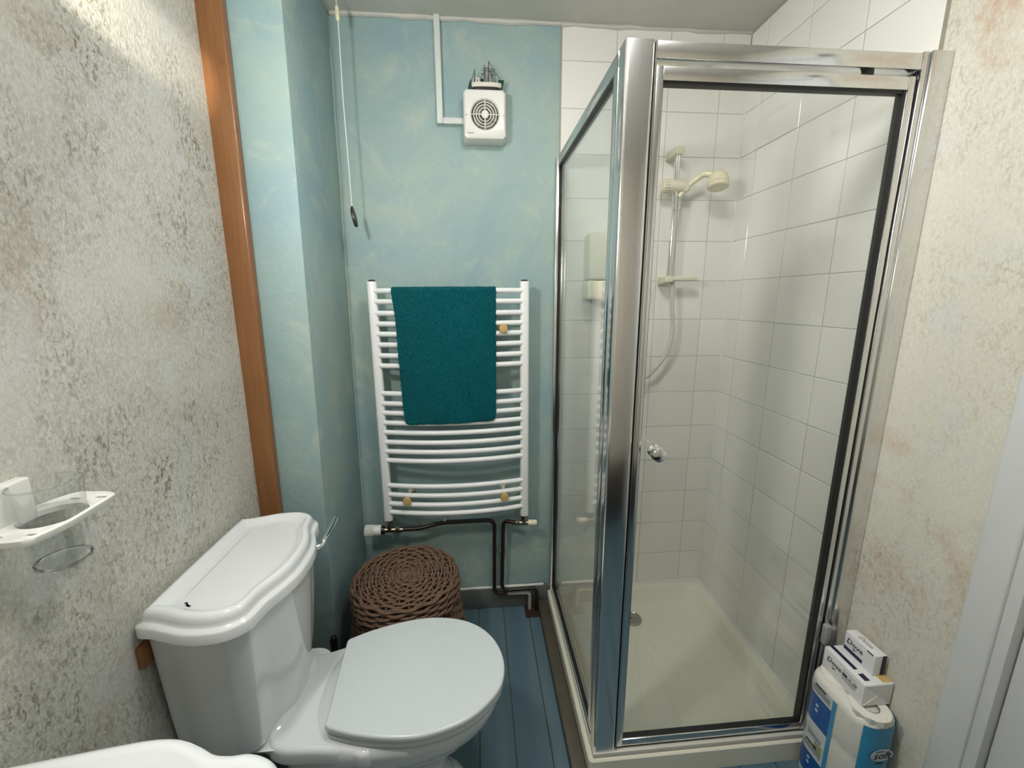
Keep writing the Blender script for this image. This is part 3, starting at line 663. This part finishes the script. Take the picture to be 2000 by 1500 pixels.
# pull cord
PX, PY = -1.421, -.12
t = thing('pull_cord', (PX, PY, 1.60), 'white ceiling pull cord with a dark metal weight in the back corner', 'pull cord')
obj('cord', MB().tube([(PX, PY, H), (PX, PY, 2.24)], .0014, 6).tube([(PX+.001, PY, 2.218), (PX-.003, PY, 2.0), (PX-.002, PY, 1.8), (PX-.002, PY, 1.672)], .0019, 8), 'cord', t)
obj('connector', MB().lathe([(.003, 2.252), (.0062, 2.248), (.0068, 2.232), (.0062, 2.214), (.003, 2.210)], (PX, PY, 0), (0, 0, 1), 14), 'ivory', t)
ow = MB().rings([[(PX+.003+y_+.028*math.sin(2*PI*k/28)*-.16+.0, PY+sc*.017*math.cos(2*PI*k/28), 1.640+sc*.031*math.sin(2*PI*k/28)) for k in range(28)] for y_, sc in ((-.005, .86), (-.004, .97), (0, 1), (.004, .97), (.005, .86))])
obj('weight', ow.tube([(PX-.002, PY, 1.675), (PX-.002, PY, 1.664)], .004, 8), 'weight', t, label='flat oval dark bronze weight')

# ================================================================== wicker laundry basket
KX, KY, KH = -1.283, -.318, .422
t = thing('laundry_basket', (KX, KY, 0), 'round brown wicker laundry basket with a woven lid behind the toilet', 'basket')
def strand(r, z, n_, ph, amp, flat, seg=132):
    pts = []
    for k in range(seg):
        a = 2*PI*k/seg; c_ = math.cos(n_*a+ph); wv = amp*math.copysign(abs(c_)**.7, c_); jit = .0009*math.sin(a*5+r*900+z*700)+.0006*math.sin(a*11+z*300+r*500)
        if flat: pts.append((KX+(r+jit)*math.cos(a), KY+(r+jit)*math.sin(a), z+wv))
        else: pts.append((KX+(r+wv)*math.cos(a), KY+(r+wv)*math.sin(a), z+jit))
    return pts
ld = MB(); i = 0; r = .012
while r < .176:
    n_ = 5 if r < .05 else (9 if r < .10 else 14)
    ld.tube(strand(r, KH-.006+.0015*math.sin(i*2.1), n_, PI*(i % 2)+.25*i, .0040, True), .0041, 6, closed=True); r += .0112; i += 1
lid_o = obj('lid', ld, 'cane', t, label='woven cane lid')
sd = MB()
for k in range(7):
    sd.tube(strand(.174+(.004 if k else 0)+.0006*k, KH-.008-.0108*k, 14, PI*(k % 2)+.25*k, .0044, False), .0047, 6, closed=True)
obj('lid_side', sd, 'cane', lid_o, kind='stuff')
mb = MB()
for k in range(28):
    a = 2*PI*k/28+PI/28*0
    mb.tube([(KX+.01*math.cos(a), KY+.01*math.sin(a), KH-.007), (KX+.172*math.cos(a), KY+.172*math.sin(a), KH-.007)], .0030, 5)
obj('lid_spoke', mb, 'cane', lid_o, kind='stuff')
obj('lid_centre', MB().box(KX-.020, KX+.020, KY-.006, KY+.006, KH-.008, KH+.001, .003).box(KX-.006, KX+.006, KY-.020, KY+.020, KH-.009, KH, .003), 'cane', lid_o)
def br_(z): q = z/.35; return .150+.050*math.sin(PI*min(1, q*.80+.17))**.8
bd_ = MB(); z = .006; i = 0
while z < .352:
    bd_.tube(strand(br_(z), z, 22, PI*.62*i, .0048, False), .0046, 6, closed=True); z += .0104; i += 1
obj('side_weave', bd_, 'cane', t, kind='stuff', label='woven cane side')
mb = MB()
for k in range(32):
    a = 2*PI*k/32; mb.tube([(KX+br_(z)*math.cos(a), KY+br_(z)*math.sin(a), z) for z in [.004+.0435*j for j in range(9)]], .0030, 5)
obj('stake', mb, 'cane', t, kind='stuff')
obj('base', MB().lathe([(.165, .002), (.165, .012)], (KX, KY, 0)), 'cane', t)

# ================================================================== toilet
TYC = -.708
t = thing('toilet', (-1.35, TYC, 0), 'white close coupled toilet with closed lid against the plaster wall', 'toilet')
half = [(0, -1.430), (.045, -1.433), (.08, -1.442), (.11, -1.454), (.133, -1.463), (.155, -1.467), (.178, -1.472), (.195, -1.487), (.208, -1.512), (.212, -1.545), (.208, -1.585), (.197, -1.622), (.188, -1.650), (.182, -1.680)]
co = [(x, TYC-s) for s, x in half]+[(-1.686, TYC-.16), (-1.688, TYC-.05), (-1.688, TYC+.05), (-1.686, TYC+.16)]+[(x, TYC+s) for s, x in half[:0:-1]]
co = ccw([(p[0], p[1]) for p in crom(co, 4)])
def cring(ins, z):
    if ins <= .012: return [(x, y, z) for x, y in inset(co, ins)]
    b = inset(co, .012); d_ = ins-.012; ax, ay = .117, .205
    return [(-1.560+(x+1.560)*(1-d_/ax), TYC+(y-TYC)*(1-d_/ay), z) for x, y in b]
# cistern body tapers down
def body_ring(f):   # f 0 bottom .. 1 top
    ssc = .80+.15*(f**.7); out = []
    for x, y in inset(co, .010):
        dpt = x+1.688; out.append((-1.688+dpt*(.86+.13*f**.7), TYC+(y-TYC)*ssc, .398+(.742-.398)*f))
    return out
cb = obj('cistern', MB().rings([body_ring(k/12) for k in range(13)]), 'ceramic', t, smooth=60, label='tapered ceramic cistern')
clr = [cring(a_, b_) for a_, b_ in ((.006, .728), (0, .731), (0, .751), (.002, .755), (.009, .757), (.0115, .760), (.012, .767), (.014, .775), (.018, .781), (.024, .783), (.031, .7815), (.036, .777), (.042, .7715), (.050, .7697), (.060, .7695))]
cl = obj('cistern_lid', MB().rings(clr), 'ceramic', t, smooth=60, label='serpentine cistern lid with a dished top')
# dark emblem: a mark of one bent stroke with short bars
ez = .7697; mb = MB()
for a_, b_, w_ in (((364.0, 1177.0), (366.0, 1182.0), .0019), ((366.0, 1182.0), (368.8, 1189.2), .0021), ((364.2, 1177.2), (361.0, 1178.8), .0014), ((365.5, 1183.2), (361.4, 1184.4), .0012), ((366.5, 1183.4), (371.4, 1184.0), .0016), ((368.6, 1189.0), (364.4, 1190.8), .0018)):
    P0, P1 = pixz(*a_, ez), pixz(*b_, ez)
    dv = (P1-P0).normalized(); nn = Vector((-dv.y, dv.x, 0))*w_
    q = [P0-nn-dv*.001, P1-nn+dv*.001, P1+nn+dv*.001, P0+nn-dv*.001]
    mb.add(q+[p+Vector((0, 0, .0006)) for p in q], [(0, 3, 2, 1), (4, 5, 6, 7), (0, 1, 5, 4), (1, 2, 6, 5), (2, 3, 7, 6), (3, 0, 4, 7)])
obj('emblem', mb, 'print', cl, smooth=0, label='small dark emblem')
# flush lever
hb = Vector((-1.470, -.600, .716)); hd_ = Vector((.80, .60, 0)).normalized()
lv = obj('flush_lever', MB().lathe([(.017, -.012), (.017, .003), (.013, .006), (.013, .010), (.008, .012), (.008, .022)], hb, hd_, 20), 'chrome', t, label='chrome flush lever')
p = crom([hb+hd_*.016, hb+hd_*.030+Vector((0, .004, 0)), pixz(633, 1056, .722), pixz(642, 1040, .727), pixz(650, 1024, .732), pixz(655, 1013, .735)], 5, False)
obj('lever_arm', MB().tube(p, [.0055+.003*min(1, 1.6*i/(len(p)-1)) for i in range(len(p))], 12), 'chrome', lv)
# seat and lid outline
lo = [(-1.392, -.600), (-1.333, -.573), (-1.249, -.549), (-1.182, -.541), (-1.122, -.546), (-1.067, -.563), (-1.021, -.593), (-.987, -.635), (-.968, -.681), (-.962, -.725), (-.969, -.768), (-.986, -.800), (-1.024, -.838), (-1.066, -.863), (-1.12, -.880), (-1.175, -.887), (-1.242, -.882), (-1.312, -.868), (-1.367, -.850)]
lo = crom(lo, 4, False)
lo = ccw([(p[0], p[1]) for p in lo]+[(-1.376, -.843), (-1.380, -.80), (-1.387, -.73), (-1.393, -.66), (-1.397, -.608)])
obj('seat_lid', MB().prism(lo, .4135, .432, .006, 4), 'seat', t, smooth=50, label='closed white seat lid')
so = inset(lo, .003); si = inset(lo, .075)
def zr(o_, z): return [(x, y, z) for x, y in o_]
st = MB().rings([zr(inset(so, .004), .3945), zr(so, .398), zr(so, .408), zr(inset(so, .004), .412), zr(si, .412), zr(si, .3945), zr(inset(so, .004), .3945)], False, False)
se = obj('seat', st, 'seat', t, smooth=50)
for y in (-.655, -.800):
    obj('hinge', MB().lathe([(.011, -.020), (.0125, -.018), (.0125, .018), (.011, .020)], (-1.376+(y+.73)*-.1, y, .402), (0, 1, 0), 14), 'seat', se)
# pan: bowl and pedestal, one lofted body
def pan_ring(z, back, front, hw, k=2.3, yo=0, sq_=.45):
    out = []; cx_ = (back+front)/2; a_ = (front-back)/2
    for i in range(48):
        th = 2*PI*i/48; c, s_ = math.cos(th), math.sin(th)
        e = 1.0 if c > 0 else sq_
        out.append((cx_+a_*math.copysign(abs(c)**(e if c < 0 else .95), c), TYC+yo+hw*math.copysign(abs(s_)**.9, s_), z))
    return out
pr = [pan_ring(0, -1.56, -1.068, .118), pan_ring(.02, -1.56, -1.070, .118), pan_ring(.032, -1.555, -1.085, .108), pan_ring(.06, -1.55, -1.11, .096), pan_ring(.14, -1.54, -1.125, .090), pan_ring(.20, -1.53, -1.10, .100),
      pan_ring(.255, -1.52, -1.05, .128), pan_ring(.30, -1.50, -1.008, .152), pan_ring(.335, -1.46, -.985, .166), pan_ring(.365, -1.44, -.974, .172), pan_ring(.385, -1.43, -.972, .173), pan_ring(.3935, -1.425, -.980, .165)]
pn = obj('pan', MB().rings(pr), 'ceramic', t, smooth=60, label='ceramic bowl and pedestal')
# shelf that carries the cistern
sh = ccw(crom([(-1.685, -.800), (-1.60, -.815), (-1.520, -.832), (-1.495, -.850), (-1.460, -.862), (-1.40, -.866), (-1.33, -.872), (-1.26, -.86), (-1.26, -.57), (-1.33, -.565), (-1.40, -.580), (-1.45, -.596), (-1.495, -.604), (-1.520, -.612), (-1.60, -.622), (-1.685, -.632)], 4))
obj('shelf', MB().prism(sh, .345, .392, .012, 4), 'ceramic', pn, smooth=60)
rrg = []
for f_ in range(7):
    a = PI/2*f_/6; ww = .100+.034*(1-math.sin(a)); xe = -1.488+.05*(1-math.sin(a))
    rrg.append([(x, y, .386+.024*(1-math.cos(a))) for x, y in ccw(rrect(-1.684, xe, TYC-ww-.012, TYC+ww-.004, .05, 6))])
obj('shelf_fillet', MB().rings(rrg), 'ceramic', pn, smooth=60)
# toilet brush behind the pan
t = thing('toilet_brush', (-1.497, -.485, 0), 'black toilet brush standing in its pot behind the toilet', 'toilet brush')
obj('pot', MB().lathe([(.045, 0), (.048, .01), (.044, .12), (.046, .13), (.040, .13), (.038, .02)], (-1.49, -.470, 0), cap=True), 'black', t)
obj('handle', MB().lathe([(.007, .10), (.007, .26), (.0105, .275), (.0115, .31), (.0085, .322), (.003, .325)], (-1.49, -.470, 0), (0, 0, 1), 16), 'black', t)

# ================================================================== tumbler in its wall holder
t = thing('tumbler_holder', (-1.69, -1.04, 1.04), 'white plastic tumbler holder on the plaster wall', 'holder')
hx, hy, hz, hrad = -1.637, -1.021, 1.060, .0372
ol = ccw(crom([(-1.688, -.992), (-1.668, -.950), (-1.640, -.948), (-1.612, -.952), (-1.602, -.962), (-1.598, -.995), (-1.594, -1.040), (-1.600, -1.080), (-1.612, -1.092), (-1.645, -1.094), (-1.672, -1.090), (-1.688, -1.050)], 4))
nn = len(ol); ang0 = math.atan2(ol[0][1]-hy, ol[0][0]-hx)
ih = [(hx+hrad*math.cos(math.atan2(y-hy, x-hx)), hy+hrad*math.sin(math.atan2(y-hy, x-hx))) for x, y in ol]
io = inset(ol, .003)
mb = MB().rings([zr(ih, hz-.006), zr(io, hz-.007), zr(ol, hz-.003), zr(ol, hz+.003), zr(io, hz+.0055), zr(inset(ol, .006), hz+.002), zr(ih, hz+.002), zr(ih, hz-.006)], False, False)
pl = obj('plate', mb, 'fan', t, smooth=50)
obj('back_tab', MB().box(LX(1.08)-.003, LX(1.08)+.016, -1.075, -1.005, 1.052, 1.118, .004, 3), 'fan', t)
bm = bmesh.new(); bm.from_mesh(pl.data); bmesh.ops.remove_doubles(bm, verts=bm.verts[:], dist=1e-6); bmesh.ops.recalc_face_normals(bm, faces=bm.faces[:]); bm.to_mesh(pl.data); bm.free()
cut = MB()
for x, y in ((-1.618, -.966), (-1.655, -.968), (-1.613, -1.074), (-1.655, -1.078)): cut.box(x-.008, x+.008, y-.0025, y+.0025, hz-.03, hz+.03)
cu_ = obj('slot_cutter', cut, 'fan', smooth=0); md = pl.modifiers.new('slots', 'BOOLEAN'); md.operation = 'DIFFERENCE'; md.object = cu_; md.solver = 'EXACT'
bpy.context.view_layer.update()
nm = bpy.data.meshes.new_from_object(pl.evaluated_get(bpy.context.evaluated_depsgraph_get())); pl.modifiers.clear(); pl.data = nm
nm.polygons.foreach_set('use_smooth', [True]*len(nm.polygons)); nm.set_sharp_from_angle(angle=math.radians(50)); bpy.data.objects.remove(cu_)
t = thing('tumbler', (hx, hy, .985), 'clear glass tumbler standing in the white wall holder', 'glass')
g0 = .985
obj('cup', MB().lathe([(.001, g0), (.0275, g0), (.030, g0+.004), (.0388, g0+.127), (.0378, g0+.1285), (.0368, g0+.127), (.0283, g0+.012), (.022, g0+.010), (.001, g0+.010)], (hx, hy, 0), (0, 0, 1), 40, False), 'glass2', t, smooth=50)
obj('rim', MB().tube([(hx+.0380*math.cos(2*PI*k/40), hy+.0380*math.sin(2*PI*k/40), g0+.1280) for k in range(40)], .0013, 8, closed=True), 'solid', t)
obj('foot', MB().lathe([(.001, g0-.0006), (.0278, g0-.0005), (.0308, g0+.003), (.0312, g0+.009), (.001, g0+.009)], (hx, hy, 0), (0, 0, 1), 40, False), 'solid', t)

# ================================================================== basin (only its far edge is in view)
t = thing('wash_basin', (-1.47, -1.42, 0), 'white ceramic pedestal basin with a shaped rim at the plaster wall', 'basin')
BYC = -1.42
hb_ = [(-1.668, .12), (-1.668, .19), (-1.666, .238), (-1.655, .2495), (-1.61, .256), (-1.535, .266), (-1.47, .274), (-1.435, .2745), (-1.410, .270), (-1.385, .260), (-1.362, .249), (-1.340, .2455), (-1.318, .246), (-1.296, .240), (-1.277, .227), (-1.262, .205), (-1.245, .16), (-1.230, .10), (-1.222, .05), (-1.220, 0)]
bo_ = [(x, BYC+s) for x, s in hb_]+[(x, BYC-s) for x, s in hb_[-2::-1]]
bo_ = ccw([(p[0], p[1]) for p in crom(bo_, 4)])
def bowl(sx, sy, z): return [(-1.455+.19*sx*math.cos(a), BYC+.20*sy*math.sin(a), z) for a in angs]
n_ = len(bo_); angs = []
for x, y in bo_: angs.append(math.atan2((y-BYC)/.20, (x+1.455)/.19))
rg = []
for sc, z in ((.42, .56), (.62, .62), (.82, .70), (.94, .755)): rg.append([(-1.47+(x+1.47)*sc if x > -1.6 else x*1.0+(1-sc)*.0, BYC+(y-BYC)*sc, z) for x, y in bo_])
rg += [zr(inset(bo_, .004), .772), zr(bo_, .778), zr(bo_, .792), zr(inset(bo_, .004), .799), zr(inset(bo_, .012), .802), zr(inset(bo_, .020), .800), zr(inset(bo_, .028), .793), bowl(1, 1, .788), bowl(.93, .93, .77), bowl(.75, .75, .69), bowl(.4, .4, .66), bowl(.1, .1, .655)]
obj('bowl', MB().rings(rg), 'ceramic', t, smooth=60)
obj('pedestal', MB().rings([[(-1.50+.095*s_*math.cos(2*PI*k/28), BYC+.095*s_*math.sin(2*PI*k/28), z) for k in range(28)] for s_, z in ((1.1, 0), (1.08, .03), (.9, .06), (.8, .3), (.9, .5), (1.15, .60))]), 'ceramic', t, smooth=60)
obj('tap', MB().lathe([(.022, .786), (.020, .80), (.014, .83), (.018, .85), (.018, .87), (.006, .874)], (-1.625, BYC-.09, 0)).tube([(-1.625, BYC-.09, .825), (-1.57, BYC-.085, .835), (-1.545, BYC-.08, .815)], .010), 'chrome', t)
obj('tap', MB().lathe([(.022, .786), (.020, .80), (.014, .83), (.018, .85), (.018, .87), (.006, .874)], (-1.625, BYC+.09, 0)).tube([(-1.625, BYC+.09, .825), (-1.57, BYC+.085, .835), (-1.545, BYC+.08, .815)], .010), 'chrome', t)

# ================================================================== toilet roll pack and soap cartons by the door
PX0, PX1, PY0, PY1, PZ = -.106, .008, -.900, -.724, .352
t = thing('toilet_roll_pack', ((PX0+PX1)/2, (PY0+PY1)/2, 0), 'torn blue and white pack of toilet rolls standing beside the shower', 'toilet rolls')
po = ccw(rrect(PX0, PX1, PY0, PY1, .046, 10))
# gently waist the pack between the two columns of rolls
rr = []
for z, ins in ((0, .012), (.006, .003), (.02, 0), (.11, .0), (.118, .0015), (.126, 0), (.225, 0), (.233, .0015), (.241, 0), (PZ-.02, 0), (PZ-.006, .003), (PZ, .010)): rr.append(zr(inset(po, ins), z))
fo = obj('wrapper', MB().rings(rr), 'film', t, smooth=60)
def patch(s0, s1, z0, z1, m, name, off=.0007, lab=None, par=None):
    # printed area following the outline: s runs along the perimeter (metres) from the far end of the face towards the door
    P = [Vector(p) for p in PATH]; acc = [0]
    for i in range(1, len(P)): acc.append(acc[-1]+(P[i]-P[i-1]).length)
    def at(s):
        for i in range(1, len(P)):
            if acc[i] >= s: f = (s-acc[i-1])/(acc[i]-acc[i-1]+1e-9); return P[i-1].lerp(P[i], f)
        return P[-1]
    k_ = max(2, int((s1-s0)/.006)); vs_, fs_ = [], []
    for i in range(k_+1):
        q = at(s0+(s1-s0)*i/k_); vs_ += [(q.x, q.y, z0), (q.x, q.y, z1)]
    for i in range(k_): fs_.append((2*i, 2*i+1, 2*i+3, 2*i+2))
    mb_ = MB().add(vs_, [f[::-1] for f in fs_]); return obj(name, mb_, m, par or fo, smooth=60, label=lab)
oo = inset(po, -.0008)
# start at the far (shower) end of the -X face and walk towards -Y, then round to +X
st_i = min(range(len(oo)), key=lambda i: abs(oo[i][1]-(PY1-.010))+abs(oo[i][0]-(PX0+.03)))
seq = [oo[(st_i+k) % len(oo)] for k in range(len(oo))]
if seq[3][0] > seq[0][0]: seq = seq[::-1]
PATH = seq
patch(.0, .105, .304, .336, 'pale', 'print_band')
patch(.0, .105, .214, .300, 'blue', 'print_band', lab='dark blue printed band')
patch(.0, .105, .118, .208, 'pale', 'print_band')
patch(.0, .105, .040, .112, 'blue', 'print_band')
patch(.105, .117, .02, .336, 'sky', 'print_edge', lab='light blue stripe')
patch(.180, .300, .02, .343, 'sky', 'end_panel', lab='light blue end panel')
oo = inset(po, -.0013); seq = [oo[(st_i+k) % len(oo)] for k in range(len(oo))]
if seq[3][0] > seq[0][0]: seq = seq[::-1]
PATH = seq
for zz in (.308, .125):
    patch(.040, .100, zz, zz+.016, 'greyp', 'print_block'); patch(.050, .085, zz+.018, zz+.024, 'print', 'print_block')
patch(.062, .070, .268, .276, 'pale', 'print_dot'); patch(.062, .070, .252, .260, 'pale', 'print_dot')
patch(.062, .070, .092, .100, 'pale', 'print_dot'); patch(.062, .070, .076, .084, 'pale', 'print_dot')
patch(.020, .040, .160, .185, 'greyp', 'print_block'); patch(.075, .100, .140, .165, 'green', 'print_block'); patch(.050, .095, .178, .181, 'print', 'print_line'); patch(.050, .095, .170, .173, 'print', 'print_line'); patch(.02, .09, .190, .192, 'gold', 'print_line')
# oval label with the word on the end panel
ycl = PY0-.0022; xcl = (PX0+PX1)/2+.004
ov = MB().rings([[(xcl+.030*math.cos(2*PI*k/28), ycl, .264+.018*math.sin(2*PI*k/28)) for k in range(28)], [(xcl+.030*math.cos(2*PI*k/28), ycl-.0005, .264+.018*math.sin(2*PI*k/28)) for k in range(28)]])
obj('label', ov, 'pale', fo, smooth=0, label='pale oval label reading soft')
text('lettering', 'soft', .030, (xcl, ycl-.0010, .263), (1, 0, 0), (0, 0, 1), 'print', fo)
obj('print_mark', MB().box(xcl-.020, xcl+.004, ycl-.0012, ycl-.0007, .2755, .277), 'print', fo)
obj('print_mark', MB().box(xcl-.010, xcl+.010, ycl+.0008, ycl+.0012, .236, .2395), 'print', fo)
for i, y in enumerate((PY0+.044, PY1-.046)):
    cx_ = (PX0+PX1)/2
    obj('roll', MB().lathe([(.044, PZ-.02), (.044, PZ+.003), (.042, PZ+.006), (.020, PZ+.006), (.0195, PZ+.004), (.019, PZ-.012), (.001, PZ-.012)], (cx_+.002, y, 0), (0, 0, 1), 32, False), 'paper', t, smooth=50)
    obj('core', MB().lathe([(.0192, PZ-.010), (.0192, PZ+.0062), (.0180, PZ+.0062), (.0180, PZ-.011), (.001, PZ-.011)], (cx_+.002, y, 0), (0, 0, 1), 24, False), 'core', t, label='grey card core')
tear = MB(); pts = []
for k in range(9):
    a = math.radians(188+14*k); rr_ = .050+.004*(k % 2); pts.append((( PX0+PX1)/2+.002+rr_*math.cos(a), PY0+.05+rr_*math.sin(a)))
for k in range(8):
    (xa, ya), (xb, yb) = pts[k], pts[k+1]
    tear.add([(xa, ya, PZ-.004), (xb, yb, PZ-.004), (xb, yb, PZ+.006+.006*((k+1) % 2)), (xa, ya, PZ+.006+.006*(k % 2))], [(0, 1, 2, 3)])
ft = obj('torn_flap', tear, 'film', fo, smooth=0)
# lower soap carton
SX0, SX1, SY0, SY1, SZ0, SZ1 = -.072, .007, -.856, -.736, PZ+.0063, .421
t = thing('soap_carton', ((SX0+SX1)/2, (SY0+SY1)/2, SZ0), 'larger white soap carton lying on the toilet roll pack', 'soap box')
bd = obj('carton', MB().box(SX0, SX1, SY0, SY1, SZ0, SZ1, .0015, 2), 'box', t)
e = .0006
obj('band', MB().box(SX0+.014, SX0+.024, SY0+.045, SY1-.001, SZ1+.0001, SZ1+e), 'navy', bd, smooth=0)
obj('print_block', MB().box(SX0+.012, SX0+.026, SY0+.012, SY0+.032, SZ1+.0001, SZ1+e), 'navy', bd, smooth=0)
obj('print_block', MB().box(SX1-.026, SX1-.001, SY0+.004, SY0+.05, SZ1+.0001, SZ1+e), 'gold', bd, smooth=0, label='gold print')
fl_ = MB()
for zz_, pk in ((SZ0+.002, SZ0+.030), (SZ1-.002, SZ1-.027)):
    q = [((SX0+.002), zz_), (SX1-.002, zz_), ((SX0+SX1)/2, pk)]; q = q if pk > zz_ else q[::-1]
    fl_.rings([[(x, SY0+.0004, z) for x, z in q], [(x, SY0-.0009, z) for x, z in q]])
obj('folded_flap', fl_, 'box', bd, smooth=0, kind='stuff')
text('lettering', 'Dove', .021, (SX0-e, SY1-.034, SZ1-.024), (0, -1, 0), (0, 0, 1), 'print', bd, .95)
obj('bird', MB().add([(SX0-e, SY1-.042, SZ1-.037), (SX0-e, SY1-.034, SZ1-.041), (SX0-e, SY1-.028, SZ1-.036), (SX0-e, SY1-.034, SZ1-.036)], [(0, 1, 2, 3)]), 'print', bd, smooth=0)
for a_, b_, z_, h_, m_ in ((.020, .060, .013, .0015, 'greyp'), (.046, .060, .021, .006, 'print'), (.034, .041, .021, .005, 'greyp'), (.018, .028, .021, .006, 'greyp'), (.018, .060, .0285, .0018, 'print'), (.020, .060, .034, .002, 'greyp'), (.022, .060, .0385, .0016, 'greyp')):
    obj('print_line', MB().box(SX0-e, SX0-.0001, SY0+a_, SY0+b_, SZ1-z_-h_, SZ1-z_), m_, bd, smooth=0)
# upper soap carton
UX0, UX1, UY0, UY1, UZ0, UZ1 = -.0305, .0015, -.833, -.748, SZ1+.0007, .480
t = thing('soap_carton', ((UX0+UX1)/2, (UY0+UY1)/2, UZ0), 'smaller white soap carton standing on the larger carton', 'soap box')
bd = obj('carton', MB().box(UX0, UX1, UY0, UY1, UZ0, UZ1, .0012, 2), 'box', t)
obj('band', MB().box(UX0-e, UX0-.0001, UY0+.030, UY1-.002, UZ0+.006, UZ0+.016), 'navy', bd, smooth=0)
obj('band', MB().box(UX1-.012, UX1-.001, UY0-e, UY0-.0001, UZ0+.002, UZ1-.001), 'navy', bd, smooth=0)
obj('print_block', MB().box(UX0-e, UX0-.0001, UY0+.006, UY0+.022, UZ1-.005, UZ1-.0015), 'print', bd, smooth=0)
text('lettering', 'Dove', .022, (UX0-e, UY1-.030, UZ1-.022), (0, -1, 0), (0, 0, 1), 'print', bd, .95)
obj('bird', MB().add([(UX0-e, UY1-.037, UZ1-.033), (UX0-e, UY1-.030, UZ1-.037), (UX0-e, UY1-.024, UZ1-.033), (UX0-e, UY1-.030, UZ1-.032)], [(0, 1, 2, 3)]), 'print', bd, smooth=0)
text('lettering', 'Dove', .018, ((UX0+UX1)/2, (UY0+UY1)/2, UZ1+e), (0, -1, 0), (1, 0, 0), 'greyp', bd, .95)
